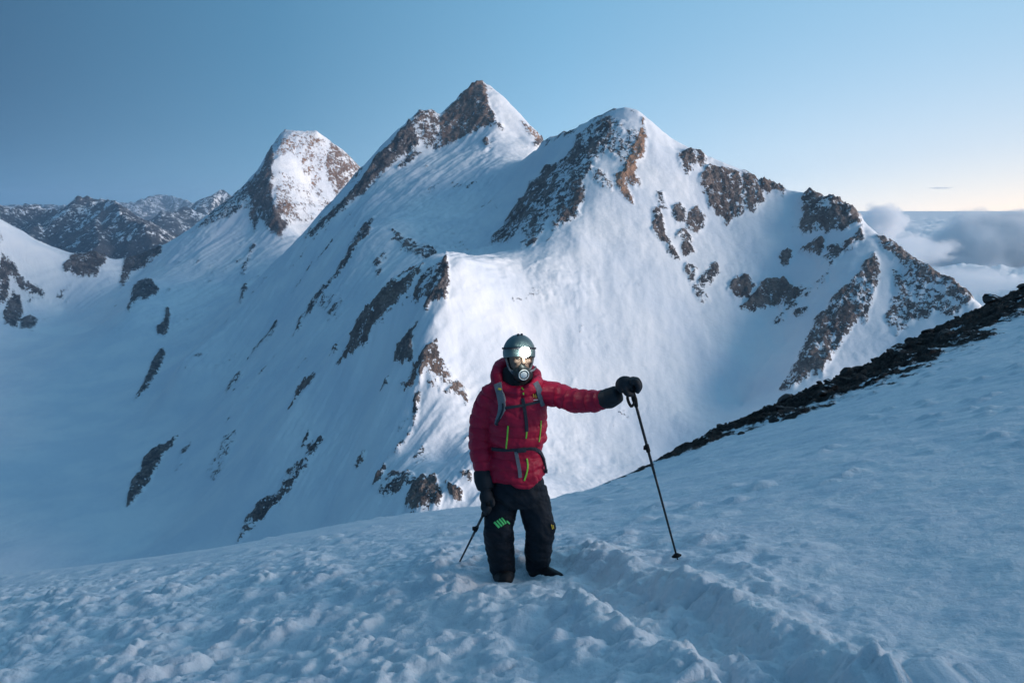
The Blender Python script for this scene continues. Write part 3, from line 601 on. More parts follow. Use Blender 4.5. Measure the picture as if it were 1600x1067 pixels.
def build_foreground():
    uc = np.concatenate([np.linspace(-1.6, -0.50, 30, endpoint=False), np.linspace(-0.50, 0.53, 880), np.geomspace(0.533, 5.0, 40)])
    t1 = np.concatenate([np.linspace(-8, 3.0, 30, endpoint=False)])
    NB = 620; NO = 50
    nc = len(uc); nr = len(t1) + NB + NO
    X = np.empty((nr, nc)); Y = np.empty((nr, nc))
    # find, for every column x = u (y + 10), where it crosses the rim line
    yy = np.linspace(5, 60, 2200)
    rimy = np.empty(nc)
    for i, c in enumerate(uc):
        xs = c * (yy + 10); ry, _ = rim_at(xs / yy)
        k = np.argmax(yy >= ry) if (yy >= ry).any() else len(yy) - 1
        rimy[i] = yy[k]
    rimy = np.convolve(np.pad(rimy, 6, mode='edge'), np.ones(13) / 13, 'valid')
    Y[:len(t1)] = t1[:, None]
    Y[len(t1):len(t1) + NB] = 3.0 * (rimy[None, :] / 3.0) ** np.linspace(0, 1, NB)[:, None]
    Y[len(t1) + NB:] = rimy[None, :] + (np.linspace(0.02, 1, NO) ** 2.2)[:, None] * 60
    X = uc[None, :] * (np.minimum(Y, rimy[None, :] + 8) + 10)
    x, y = X.ravel(), Y.ravel()
    base = fg_base(x, y)
    ry, sl = rim_at(x / np.maximum(y, 1.5))
    lim = sl * y
    base = np.where((y < ry) & (y > 4), np.minimum(base, lim - 0.004 * (ry - y)), base)
    over = np.maximum(y - ry, 0)
    zr = sl * ry
    slope_in = -0.35
    base = np.where(y >= ry, zr + slope_in * over - 0.06 * over ** 1.7, base)
    infade = np.clip(1 - over / 3, 0.1, 1)
    z = base + snow_detail(x, y) * infade * np.where(y > ry - 1.5, 0.6, 1.0) * (np.abs(x) < 20)
    px, py = project(x, np.maximum(y, 0.5), z)
    rpy = np.interp(px, [p[0] for p in RIM], [p[1] for p in RIM])
    th = np.interp(px, ROCKBAND_X, ROCKBAND_T)
    nz = fbm(x / 1.2, y / 1.2, 4, 291)
    q = (py - rpy) / np.maximum(th, 0.5) + 0.42 * nz
    rock = np.where((th > 0.5) & (y > 6), np.clip(1.25 - q, 0, 1) * np.clip(sstep(0, 15, th) * 0.8 + 0.15 + 0.9 * fbm(x / 0.5, y / 0.5, 3, 297), 0, 1), 0) * (y < ry + 6)
    rock = np.where((y > ry) & (th > 0.5), np.clip(sstep(2, 14, th) + 0.9 * nz, 0, 1), rock)
    z = z + np.clip(th / 14, 0.15, 1.6) * rock * (0.17 * fbm(x / 0.55, y / 0.55, 6, 295, 0.65, 'r') - 0.02) * sstep(0.2, 0.6, rock)
    co = np.stack([x, y, z], -1)
    m = npmesh('snow_slope', co, grid_quads(nr, nc), {'rock': rock})
    t = NT('slope_snow')
    pos = t.n('ShaderNodeNewGeometry').outputs['Position']
    rk = t.attr('rock')
    a = t.math('MULTIPLY_ADD', t.math('SUBTRACT', t.noise(pos, 1.6, 8.0, 0.7), 0.5), 1.6, rk)
    mask = t.math('MULTIPLY', t.ramp(a, 0.42, 0.54), t.ramp(rk, 0.02, 0.12))
    sc = t.mix(t.ramp(t.noise(pos, 2.0, 6.0, 0.6), 0.35, 0.65), rgb(.74, .79, .85), rgb(.83, .86, .89))
    rc = t.mix(t.ramp(t.noise(pos, 3.0, 8.0, 0.7), 0.4, 0.65), rgb(.018, .016, .017), rgb(.075, .062, .056))
    h = t.math('ADD', t.math('MULTIPLY', t.noise(pos, 26.0, 6.0, 0.65), 0.020), t.math('MULTIPLY', t.noise(pos, 160.0, 3.0, 0.6), 0.0025))
    hr = t.math('MULTIPLY', t.noise(pos, 5.0, 8.0, 0.7), 0.25)
    hh = t.n('ShaderNodeMix', {'data_type': 'FLOAT'}); t.s(hh.inputs[0], mask); t.s(hh.inputs[2], h); t.s(hh.inputs[3], hr)
    bump = t.n('ShaderNodeBump', None, Strength=0.8, Distance=1.0, Height=hh.outputs[0])
    t.bsdf(Base_Color=t.mix(mask, sc, rc), Roughness=t.math('MULTIPLY_ADD', mask, 0.3, 0.6), Normal=bump.outputs[0], Specular_IOR_Level=0.25)
    tag(link('snow_slope', m, t.m), 'churned blue-shaded snow slope the climber stands on, dark rock along its rim', kind='structure')
    return m
FG_MESH = build_foreground()

# ------------------------------------------------------------------ dark stones along the rim
def stone_mesh(seed, flat=0.7):
    bm = bmesh.new(); bmesh.ops.create_icosphere(bm, subdivisions=2, radius=1)
    rnd = random.Random(seed)
    for _ in range(9):                                  # chip facets off
        n = Vector((rnd.uniform(-1, 1), rnd.uniform(-1, 1), rnd.uniform(-0.4, 1))).normalized(); d = rnd.uniform(0.55, 0.85)
        for v in bm.verts:
            k = v.co.dot(n)
            if k > d: v.co -= n * (k - d) * 0.95
    for v in bm.verts: v.co += Vector((rnd.uniform(-1, 1), rnd.uniform(-1, 1), rnd.uniform(-1, 1))) * 0.05; v.co.z *= flat
    me = bpy.data.meshes.new('stone'); bm.to_mesh(me); bm.free()
    return me
def stone_material():
    t = NT('dark_stone')
    pos = t.n('ShaderNodeNewGeometry').outputs['Position']
    c = t.mix(t.ramp(t.noise(pos, 6.0, 7.0, 0.7), 0.4, 0.65), rgb(.014, .013, .014), rgb(.06, .05, .046))
    up = t.n('ShaderNodeSeparateXYZ', None, Vector=t.n('ShaderNodeNewGeometry').outputs['Normal']).outputs[2]
    sn = t.ramp(t.math('MULTIPLY_ADD', t.math('SUBTRACT', t.noise(pos, 3.0, 5.0, 0.6), 0.5), 1.6, up), 1.02, 1.12)
    c = t.mix(sn, c, rgb(.7, .75, .8))
    b = t.n('ShaderNodeBump', None, Strength=0.9, Distance=0.06, Height=t.noise(pos, 14.0, 8.0, 0.7))
    t.bsdf(Base_Color=c, Roughness=0.85, Normal=b.outputs[0])
    return t.m
MAT_STONE = stone_material()
FG_BVH = BVHTree.FromPolygons([v.co[:] for v in FG_MESH.vertices], [p.vertices[:] for p in FG_MESH.polygons if abs(FG_MESH.vertices[p.vertices[0]].co.x) < 26 and FG_MESH.vertices[p.vertices[0]].co.y > 2.5])
def ground_z(x, y):
    h = FG_BVH.ray_cast(Vector((x, y, 30)), Vector((0, 0, -1)))
    return h[0].z if h[0] else float(fg_base(x, y))
def build_stones():
    meshes = [stone_mesh(900 + i) for i in range(7)]
    for m in meshes: m.materials.append(MAT_STONE)
    rnd = random.Random(4)
    rx = [p[0] for p in RIM]
    for i in range(70):
        px = 1075 + 530 * (i + rnd.uniform(-.4, .4)) / 70
        if px > 1605: continue
        py = np.interp(px, rx, [p[1] for p in RIM]); Y = np.interp(px, rx, [p[2] for p in RIM])
        th = np.interp(px, ROCKBAND_X, ROCKBAND_T)
        if rnd.random() < 0.55: p = at(px, py + 1, Y - 0.1)
        else:
            k = rnd.uniform(0.1, 0.9); p = at(px, py + th * k, Y); g = at(px, py + th * k, 1.0)
            ys = np.linspace(Y * 0.5, Y, 400); j = int(np.argmax(g.z * ys < fg_base(g.x * ys, ys))); p = Vector((g.x * ys[j], ys[j], 0))
        s = rnd.choice([.05, .06, .07, .08, .10, .13, .17]) * (0.7 + 0.035 * Y) * (0.6 if px < 1200 else 1)
        o = bpy.data.objects.new('stone', meshes[i % 7]); col.objects.link(o)
        o.location = (p.x, p.y, ground_z(p.x, p.y) + s * 0.12)
        o.scale = (s * rnd.uniform(.8, 1.6), s * rnd.uniform(.8, 1.2), s * rnd.uniform(.7, 1.1))
        o.rotation_euler = (rnd.uniform(-.3, .3), rnd.uniform(-.3, .3), rnd.uniform(0, 6.28))
        tag(o, ('small dark stone lying in the rocky band along the rim of the snow slope' if s < .11 else 'middle-sized dark stone lying in the rocky band along the rim of the snow slope' if s < .17 else 'large dark stone jutting from the rocky band along the rim of the snow slope'), 'stone', 'stones along the rim of the snow slope')
build_stones()

# ------------------------------------------------------------------ climber
def simple(name, c, rough=0.6, spec=0.3, noise=0.0, scale=300.0, bump=0.0, c2=None, sheen=0.0, metal=0.0):
    t = NT(name)
    pos = t.n('ShaderNodeNewGeometry').outputs['Position']
    n = t.noise(pos, scale * 0.08, 5.0, 0.6)
    base = t.mix(t.ramp(n, 0.3, 0.7), rgb(*c), rgb(*(c2 or tuple(v * (1 + noise) for v in c))))
    b = t.n('ShaderNodeBump', None, Strength=min(1.0, bump), Distance=0.004, Height=t.noise(pos, scale, 4.0, 0.6))
    t.bsdf(Base_Color=base, Roughness=rough, Specular_IOR_Level=spec, Normal=b.outputs[0], Sheen_Weight=sheen, Metallic=metal)
    return t.m
M_RED = simple('red_down_nylon', (.40, .005, .036), .5, .35, .5, 60, .35, (.52, .008, .048))
M_BLACK = simple('black_shell_fabric', (.006, .010, .016), .7, .25, .6, 120, .35)
M_BOOT = simple('black_boot_fabric', (.010, .010, .012), .6, .3, .5, 150, .3)
M_GLOVE = simple('black_glove_fabric', (.012, .015, .020), .65, .3, .6, 120, .35)
M_SKIN = simple('skin', (.24, .16, .12), .55, .3, .1, 200, .15)
M_MASK = simple('black_mask_rubber', (.018, .022, .022), .45, .4, .3, 90, .1)
M_WHITE = simple('white_plastic', (.75, .77, .76), .4, .4)
M_HELMET = simple('grey_green_helmet_shell', (.12, .17, .17), .35, .5, .3, 40, .05)
M_STRAP = simple('grey_webbing', (.17, .18, .20), .75, .2, .3, 400, .5)
M_STRAPD = simple('dark_grey_webbing', (.045, .045, .055), .75, .2, .3, 400, .5)
M_GREEN = simple('lime_green_zip', (.30, .75, .08), .5, .3)
M_MINT = simple('bright_green_print', (.12, .72, .22), .5, .3)
M_YELLOW = simple('yellow_print', (.75, .55, .08), .5, .3)
M_POLE = simple('black_pole_metal', (.02, .021, .024), .35, .5, .2, 100, 0, metal=.3)
M_GRIP = simple('black_foam_grip', (.012, .012, .013), .8, .2, .4, 300, .4)
M_PACK = simple('dark_pack_fabric', (.03, .035, .045), .7, .2, .3, 200, .4)
FY = FEET_Y
def P(px, py, d=0.0): return at(px, py, FY + d)

def add_tube(bm, pts, radii, seg=20, closed=False, squash=1.0, sub=4):
    """smooth tube through pts; radii may be numbers; squash flattens it along Y"""
    n = len(pts)
    C, Rr = [], []
    rng = range(n if closed else n - 1)
    for i in rng:
        p0, p1, p2, p3 = pts[(i - 1) % n if closed else max(i - 1, 0)], pts[i], pts[(i + 1) % n], pts[(i + 2) % n if closed else min(i + 2, n - 1)]
        for k in range(sub):
            t = k / sub
            C.append(0.5 * ((2 * p1) + (p2 - p0) * t + (2 * p0 - 5 * p1 + 4 * p2 - p3) * t * t + (3 * p1 - p0 - 3 * p2 + p3) * t ** 3))
            Rr.append(radii[i] * (1 - t) + radii[(i + 1) % n] * t)
    if not closed: C.append(pts[-1]); Rr.append(radii[-1])
    rings = []; up = Vector((0.13, -1, 0.21)).normalized()
    m = len(C)
    for i in range(m):
        d = (C[(i + 1) % m if closed else min(i + 1, m - 1)] - C[(i - 1) % m if closed else max(i - 1, 0)]).normalized()
        a = up - d * up.dot(d); a.normalize(); up = a; b = d.cross(a)
        rings.append([bm.verts.new(C[i] + (a * math.cos(2 * math.pi * j / seg) * squash + b * math.sin(2 * math.pi * j / seg)) * Rr[i]) for j in range(seg)])
    for i in range(m if closed else m - 1):
        r0, r1 = rings[i], rings[(i + 1) % m]
        for j in range(seg): bm.faces.new((r0[j], r0[(j + 1) % seg], r1[(j + 1) % seg], r1[j]))
    if not closed:
        for r, c, d in ((rings[0], C[0], C[0] - C[1]), (rings[-1], C[-1], C[-1] - C[-2])):
            k = bm.verts.new(c + d.normalized() * (r[0].co - c).length * 0.5)
            for j in range(seg): bm.faces.new((r[j], r[(j + 1) % seg], k))
def add_loft(bm, rings, seg=32, yaw=0.0):
    """stack of horizontal ellipses: (centre, rx, ry)"""
    R_ = []
    for c, rx, ry in rings:
        R_.append([bm.verts.new(c + Vector((rx * math.cos(a) * math.cos(yaw) - ry * math.sin(a) * math.sin(yaw), rx * math.cos(a) * math.sin(yaw) + ry * math.sin(a) * math.cos(yaw), 0))) for a in [2 * math.pi * j / seg for j in range(seg)]])
    for r0, r1 in zip(R_[:-1], R_[1:]):
        for j in range(seg): bm.faces.new((r0[j], r0[(j + 1) % seg], r1[(j + 1) % seg], r1[j]))
    bm.faces.new(R_[0]); bm.faces.new(R_[-1])
def add_ball(bm, c, r, rot=None, seg=24):
    m = Matrix.Translation(c) @ (rot.to_4x4() if rot else Matrix.Identity(4)) @ Matrix.Diagonal((r[0], r[1], r[2], 1))
    bmesh.ops.create_uvsphere(bm, u_segments=seg, v_segments=seg // 2 + 2, radius=1, matrix=m)
def add_box(bm, c, half, rot=None, bev=0.0):
    m = Matrix.Translation(c) @ (rot.to_4x4() if rot else Matrix.Identity(4)) @ Matrix.Diagonal((half[0] * 2, half[1] * 2, half[2] * 2, 1))
    r = bmesh.ops.create_cube(bm, size=1, matrix=m)
    if bev: bmesh.ops.bevel(bm, geom=list({e for v in r['verts'] for e in v.link_edges}), offset=bev, segments=2, affect='EDGES', profile=0.5)
def finish(name, bm, mat, parent=None, smooth=True):
    bmesh.ops.recalc_face_normals(bm, faces=bm.faces)
    me = bpy.data.meshes.new(name); bm.to_mesh(me); bm.free()
    if smooth: me.polygons.foreach_set('use_smooth', [True] * len(me.polygons))
    o = link(name, me, mat)
    if parent is not None: attach(o, parent)
    return o
def attach(o, parent):
    o.parent = parent
    o.matrix_parent_inverse = Matrix.Translation(-world_loc(parent))
def world_loc(o):
    v = Vector(o.location)
    return v
def organic(name, bm, voxel, smooth, mat, parent=None, post=None):
    """fuse overlapping tubes into one continuous skin"""
    bmesh.ops.recalc_face_normals(bm, faces=bm.faces)
    me = bpy.data.meshes.new(name); bm.to_mesh(me); bm.free()
    tmp = bpy.data.objects.new('tmp', me); col.objects.link(tmp)
    r = tmp.modifiers.new('r', 'REMESH'); r.mode = 'VOXEL'; r.voxel_size = voxel
    s = tmp.modifiers.new('s', 'SMOOTH'); s.iterations = smooth; s.factor = 0.5
    dg = bpy.context.evaluated_depsgraph_get()
    new = bpy.data.meshes.new_from_object(tmp.evaluated_get(dg), depsgraph=dg)
    bpy.data.objects.remove(tmp); bpy.data.meshes.remove(me)
    new.name = name
    new.materials.clear(); new.materials.append(mat)
    if post is not None:
        v = np.empty(len(new.vertices) * 3); new.vertices.foreach_get('co', v); v = v.reshape(-1, 3)
        nn = np.empty(len(v) * 3); new.vertices.foreach_get('normal', nn); nn = nn.reshape(-1, 3)
        new.vertices.foreach_set('co', post(v, nn).ravel()); new.update()
    new.polygons.foreach_set('use_smooth', [True] * len(new.polygons))
    o = link(name, new)
    if parent is not None: attach(o, parent)
    return o
def bvh_of(*objs):
    V, Fc = [], []
    for o in objs:
        k = len(V); V += [v.co[:] for v in o.data.vertices]; Fc += [[i + k for i in p.vertices] for p in o.data.polygons]
    return BVHTree.FromPolygons(V, Fc)
def ribbon(name, bvh, path, width, mat, parent, thick=0.006, lift=0.002, step=5):
    """strip of webbing laid on a surface along a photo-traced path"""
    pts = []
    for (a, b) in zip(path[:-1], path[1:]):
        n = max(1, int(math.hypot(b[0] - a[0], b[1] - a[1]) / step))
        pts += [(a[0] + (b[0] - a[0]) * i / n, a[1] + (b[1] - a[1]) * i / n) for i in range(n)]
    pts.append(path[-1])
    C, N = [], []
    last = None
    for q in pts:
        d = ray(*q); h = bvh.ray_cast(Vector((0, 0, 0)), d)
        if h[0] is None:
            if last is None: continue
            k = last / (ray(*q).y); pt, n = d * k, -d
        else: pt, n = h[0], h[1]; last = pt.y
        C.append(pt); N.append(n if n.dot(d) < 0 else -n)
    if len(C) < 2: return None
    for _ in range(3):
        C = [C[0]] + [(C[i - 1] + C[i] * 2 + C[i + 1]) / 4 for i in range(1, len(C) - 1)] + [C[-1]]
        N = [N[0]] + [(N[i - 1] + N[i] + N[i + 1]).normalized() for i in range(1, len(N) - 1)] + [N[-1]]
    bm = bmesh.new(); rows = []
    for i, (c, n) in enumerate(zip(C, N)):
        t = (C[min(i + 1, len(C) - 1)] - C[max(i - 1, 0)]).normalized(); s = t.cross(n).normalized()
        w = (np.interp(i / max(1, len(C) - 1), np.linspace(0, 1, len(width)), width) if isinstance(width, (list, tuple)) else width) / 2
        o = c + n * (lift + 0.002)
        rows.append([bm.verts.new(o - s * w - n * thick), bm.verts.new(o - s * w * 0.92 + n * thick), bm.verts.new(o + s * w * 0.92 + n * thick), bm.verts.new(o + s * w - n * thick)])
    for r0, r1 in zip(rows[:-1], rows[1:]):
        for j in range(4): bm.faces.new((r0[j], r0[(j + 1) % 4], r1[(j + 1) % 4], r1[j]))
    bm.faces.new(rows[0]); bm.faces.new(rows[-1][::-1])
    return finish(name, bm, mat, parent, smooth=False)

person = bpy.data.objects.new('person', None); col.objects.link(person)
person.location = P(815, 905); person.empty_display_size = 0.3
tag(person, 'climber in red down jacket and black trousers standing with one arm out on a pole', 'person')

# --- arm, leg and torso lines shared by the body and the clothes
ARM_A = [P(770, 618, .04), P(757, 650, .06), P(752, 690, .04), P(755, 722, .0), P(758, 745, -.04)]
ARM_B = [P(842, 614, .03), P(870, 617, -.06), P(897, 626, -.13), P(925, 627, -.22), P(948, 623, -.29)]
LEG_A = [P(787, 765, .02), P(781, 800, -.01), P(779, 828, -.04), P(782, 860, .0), P(786, 893, .03)]
LEG_B = [P(829, 765, .02), P(838, 800, .0), P(843, 828, -.03), P(841, 860, .02), P(839, 888, .05)]
HEADC = P(812, 559, -.02)
def arms_legs(bm, k):
    add_tube(bm, ARM_A, [v * k for v in (.06, .05, .045, .04, .032)]); add_tube(bm, ARM_B, [v * k for v in (.06, .05, .045, .04, .032)])
    add_tube(bm, LEG_A, [v * k for v in (.09, .08, .065, .058, .045)]); add_tube(bm, LEG_B, [v * k for v in (.09, .08, .065, .058, .045)])
def build_body():
    bm = bmesh.new()
    add_loft(bm, [(P(806, 765), .15, .11), (P(807, 720), .14, .10), (P(808, 670), .155, .11), (P(809, 630), .17, .11), (P(811, 608), .10, .08), (P(812, 598), .06, .06), (P(812, 575), .058, .06)])
    arms_legs(bm, 1.0)
    yaw = Matrix.Rotation(R(14), 3, 'Z')
    add_ball(bm, HEADC + Vector((0, 0.01, 0.0)), (.078, .098, .115))
    add_ball(bm, HEADC + yaw @ Vector((0, -.035, -.045)), (.058, .062, .075))          # jaw
    add_tube(bm, [HEADC + yaw @ Vector((0, -.088, .022)), HEADC + yaw @ Vector((0, -.106, -.005)), HEADC + yaw @ Vector((0, -.112, -.022))], [.010, .013, .017])   # nose
    for s in (-1, 1):
        add_tube(bm, [HEADC + yaw @ Vector((s * .012, -.090, .036)), HEADC + yaw @ Vector((s * .035, -.086, .040)), HEADC + yaw @ Vector((s * .055, -.070, .034))], [.010, .011, .009])   # brow
        add_ball(bm, HEADC + yaw @ Vector((s * .045, -.070, -.012)), (.022, .018, .018))    # cheekbone
        add_ball(bm, HEADC + Vector((s * .080, .012, -.01)), (.012, .022, .032))            # ear
    return organic('body', bm, .006, 3, M_SKIN, person)
body = build_body()
yaw3 = Matrix.Rotation(R(14), 3, 'Z')
for s in (-1, 1):
    bm = bmesh.new(); add_ball(bm, HEADC + yaw3 @ Vector((s * .032, -.080, .014)), (.012, .009, .0065), seg=16)
    eye = finish('eye', bm, simple('eye_white' if s < 0 else 'eye_white_b', (.3, .28, .26), .2), person)
    bm = bmesh.new(); add_ball(bm, HEADC + yaw3 @ Vector((s * .032 - .001, -.0868, .014)), (.006, .004, .006), seg=12)
    io = finish('iris', bm, M_BOOT); io.parent = eye; io.matrix_parent_inverse = Matrix.Identity(4)
def balaclava():
    bm = bmesh.new()
    add_tube(bm, [P(811, 612, .02), P(809, 592, .03), P(808, 575, .05)], [.115, .115, .10])
    add_ball(bm, HEADC + Vector((-.004, .032, -.01)), (.092, .088, .12))
    return organic('balaclava', bm, .006, 4, M_BOOT, person)
balaclava()

def quilt(axis_list, torso, spacing, amp, seed):
    def post(v, nn):
        best = np.full(len(v), 1e9); t = np.zeros(len(v))
        for line in axis_list:
            acc = 0.0
            for A, B in zip(line[:-1], line[1:]):
                a = np.array(A); e = np.array(B) - a; L = np.linalg.norm(e)
                k = np.clip((v - a) @ e / (L * L), -0.3, 1.0)
                d = np.linalg.norm(v - a - k[:, None] * e, axis=1)
                m = d < best; t = np.where(m, acc + k * L, t); best = np.minimum(best, d); acc += L
        if torso is not None:
            d = np.abs(np.hypot((v[:, 0] - torso.x) / 1.25, v[:, 1] - torso.y)) * 0.62
            d = np.where((v[:, 2] > torso.z + .16), 9, d)
            m = d < best; t = np.where(m, v[:, 2], t); 
        w = fbm(v[:, 0] * 7 + v[:, 2] * 3, v[:, 1] * 7 + v[:, 2] * 4, 3, seed)
        f = (t + 0.012 * w) / spacing; f = f - np.floor(f)
        puff = np.sqrt(np.clip(1 - (2 * f - 1) ** 2, 0, 1))
        wr = fbm(v[:, 0] * 16 + v[:, 1] * 9, v[:, 2] * 24 + v[:, 1] * 6, 4, seed + 3)
        return v + nn * (amp * (puff - 0.75) + 0.007 * wr + 0.010 * w)[:, None]
    return post
def build_jacket():
    bm = bmesh.new()
    add_loft(bm, [(P(805, 747, -.01), .195, .150), (P(806, 738), .21, .165), (P(806, 722), .208, .165), (P(807, 703), .172, .138), (P(808, 685), .208, .172), (P(808, 660), .214, .174), (P(808, 638), .205, .165), (P(809, 620), .188, .150), (P(811, 607), .13, .12), (P(812, 598), .095, .10)], seg=40)
    # pointed front hem
    add_tube(bm, [P(775, 738, -.10), P(800, 751, -.155), P(819, 759, -.165), P(838, 749, -.13)], [.025, .032, .028, .025], squash=.7)
    add_tube(bm, [P(783, 618, .03)] + ARM_A[:4] + [P(757, 738, -.03)], [.088, .092, .097, .092, .082, .066])
    add_tube(bm, [P(830, 616, .03)] + ARM_B[:4] + [P(945, 624, -.28)], [.085, .090, .087, .084, .076, .060])
    # thick collar and thrown-back hood
    add_tube(bm, [P(779, 584, .06), P(780, 603, .0), P(796, 611, -.08), P(816, 612, -.11), P(833, 604, -.07), P(838, 592, .03), P(832, 584, .12), P(808, 574, .17), P(788, 572, .14)], [.052, .046, .042, .040, .040, .040, .050, .062, .062], closed=True)
    return organic('jacket', bm, .0065, 3, M_RED, person, quilt([ARM_A, ARM_B], P(808, 680), .082, .0135, 601))
jacket = build_jacket()
def crease(v, nn):
    wr = fbm(v[:, 0] * 9 + v[:, 1] * 7, v[:, 2] * 14 + v[:, 0] * 5, 4, 641)
    fold = fbm(v[:, 0] * 3 + v[:, 1] * 4, v[:, 2] * 9 + v[:, 0] * 6, 3, 647, .5, 'r')
    return v + nn * (0.012 * wr + 0.012 * fold)[:, None]
def build_trousers():
    bm = bmesh.new()
    add_loft(bm, [(P(806, 735), .165, .13), (P(806, 752), .190, .150), (P(806, 770), .205, .155), (P(807, 785), .18, .13)])
    add_tube(bm, LEG_A, [.118, .112, .100, .096, .080]); add_tube(bm, LEG_B, [.116, .108, .100, .094, .078])
    add_ball(bm, P(778, 828, -.09), (.094, .065, .09)); add_ball(bm, P(847, 826, -.06), (.094, .065, .09))
    return organic('trousers', bm, .007, 3, M_BLACK, person, crease)
trousers = build_trousers()
def build_boot(points, radii):
    bm = bmesh.new(); add_tube(bm, points, radii); 
    return organic('boot', bm, .006, 3, M_BOOT, person)
build_boot([P(786, 886, .04), P(787, 899, .0), P(788, 905, -.08), P(790, 906, -.15)], [.085, .082, .066, .048])
build_boot([P(840, 882, .05), P(845, 896, .02), P(861, 902, -.05), P(875, 905, -.12)], [.084, .080, .066, .046])

# --- gloved hands
RTOP, RTIP = P(984, 597, -.36), ground_hit(1060, 884)
RTIP = Vector((RTIP.x, RTIP.y, ground_z(RTIP.x, RTIP.y) - .02))
LTOP = P(764, 786, -.16); LTIP = ground_hit(715, 897); LTIP = Vector((LTIP.x, LTIP.y, ground_z(LTIP.x, LTIP.y) - .02))
def glove_right():
    ax = (RTIP - RTOP).normalized()
    bm = bmesh.new()
    add_tube(bm, [P(940, 624, -.27), P(952, 622, -.30), P(966, 615, -.33)], [.060, .070, .058])            # wide cuff
    palm = P(977, 601, -.37)
    add_ball(bm, palm, (.066, .052, .058))
    for k, (dx, dy, r) in enumerate(((.000, -.045, .019), (.012, -.020, .021), (.014, .008, .020), (.004, .034, .017))):   # four fingers wrapped over the grip top
        b = palm + Vector((.030 + dx, dy, .022))
        tip = RTOP + ax * (.055 + .010 * (k == 1) - .012 * (k == 3)) + Vector((.026, dy * 0.9, 0))
        add_tube(bm, [b, b + Vector((.030, -.004, .008)), b + Vector((.047, -.006, -.028)), tip], [r * 1.15, r * 1.1, r, r * .85], seg=12)
    add_tube(bm, [palm + Vector((-.012, -.035, -.018)), palm + Vector((.006, -.055, -.045)), RTOP + ax * .075 + Vector((-.006, -.038, 0))], [.022, .021, .017], seg=12)   # thumb
    return organic('glove', bm, .005, 2, M_GLOVE, person)
glove_right()
def glove_left():
    ax = (LTIP - LTOP).normalized()
    bm = bmesh.new()
    add_tube(bm, [P(756, 738, -.02), P(757, 750, -.06), P(759, 764, -.09)], [.074, .074, .058])
    palm = P(760, 776, -.12)
    add_ball(bm, palm, (.050, .046, .058))
    for k, (dx, dz, r) in enumerate(((-.02, -.01, .018), (-.006, -.022, .020), (.008, -.026, .019), (.022, -.020, .017))):
        b = palm + Vector((dx, -.018, -.034 + dz * .3))
        g = LTOP + ax * (.03 + .022 * k)
        add_tube(bm, [b, b + Vector((0, -.022, -.036)), g + Vector((.004, -.030, -.008)), g + Vector((-.004, .018, -.010))], [r, r, r * .95, r * .8], seg=12)
    add_tube(bm, [palm + Vector((.036, -.012, -.008)), palm + Vector((.044, -.035, -.035)), LTOP + ax * .02 + Vector((.026, -.016, 0))], [.021, .020, .016], seg=12)
    return organic('glove', bm, .005, 2, M_GLOVE, person)
glove_left()

# --- zips, prints
JB, TB = bvh_of(jacket), bvh_of(trousers)
def part_of(parent_obj, o):
    if o is not None: o.parent = parent_obj; o.matrix_parent_inverse = Matrix.Translation(-Vector(person.location)).inverted() @ Matrix.Translation(-Vector(person.location)); 
    return o
def zipper(path, w=.010):
    o = ribbon('zip', JB, path, w, M_GREEN, None, thick=.003, lift=.001, step=3); part_of(jacket, o)
zipper([(794, 665), (793, 680), (791, 700)]); zipper([(845, 657), (844, 675), (842, 690)], .007)
zipper([(823, 674), (822, 685)]); zipper([(823, 716), (825, 727), (823, 740), (819, 751)], .011)
zipper([(818, 599), (818, 612), (818, 616)], .009); zipper([(810, 600), (815, 606), (818, 609)], .008)
for q in ([(833, 615), (833.5, 621)], [(836, 615), (837, 622)], [(839, 616), (839.5, 621)]): part_of(jacket, ribbon('logo_bar', JB, q, .006, M_YELLOW, None, thick=.002, lift=.002, step=2))
part_of(jacket, ribbon('logo_bar', JB, [(833, 625.5), (840, 624.5)], .005, M_WHITE, None, thick=.002, lift=.002, step=2))
for q, w in (([(772.5, 815.5), (776, 819.5), (780, 824)], .015), ([(776.5, 813), (780.5, 818), (784, 822)], .013), ([(780, 810.5), (784, 815), (787, 820)], .013), ([(783.5, 808.5), (788, 813.5), (790, 818)], .011), ([(791, 813.5), (795.5, 818)], .011)):
    part_of(trousers, ribbon('logo_claw', TB, q, w, M_MINT, None, thick=.003, lift=.003, step=2))
for q in ([(861, 819), (863, 826)], [(863.5, 820), (864.5, 825)]): part_of(trousers, ribbon('logo_claw', TB, q, .006, M_YELLOW, None, thick=.002, lift=.003, step=2))

# --- backpack
pack = bpy.data.objects.new('backpack', None); col.objects.link(pack); pack.location = P(808, 690, .3)
tag(pack, 'dark backpack on the climber with grey shoulder straps, chest strap and hip belt', 'backpack')
bm = bmesh.new(); add_box(bm, P(808, 655, .27), (.135, .10, .24), bev=.05); finish('pack_bag', bm, M_PACK, pack)
ribbon('shoulder_strap', JB, [(778, 600), (781, 612), (785, 626), (786, 640), (780, 652), (774, 663)], [.058, .058, .060, .055, .036, .018], M_STRAP, pack, thick=.008)
ribbon('shoulder_strap', JB, [(836, 598), (841, 608), (845, 619), (847, 634)], [.046, .050, .048, .030], M_STRAP, pack, thick=.008)
ribbon('strap_edge', JB, [(787, 630), (788, 640), (781, 654), (776, 664)], .014, M_STRAPD, pack, thick=.010)
ribbon('chest_strap', JB, [(789, 637), (805, 635), (820, 633), (842, 627)], .020, M_STRAPD, pack)
ribbon('sternum_tube', JB, [(817, 622), (820, 640), (822, 660), (823, 674)], .024, M_STRAPD, pack, thick=.007)
ribbon('hip_belt', JB, [(770, 701), (790, 703), (812, 702), (828, 699), (838, 700), (846, 708), (850, 720)], .026, M_STRAPD, pack)
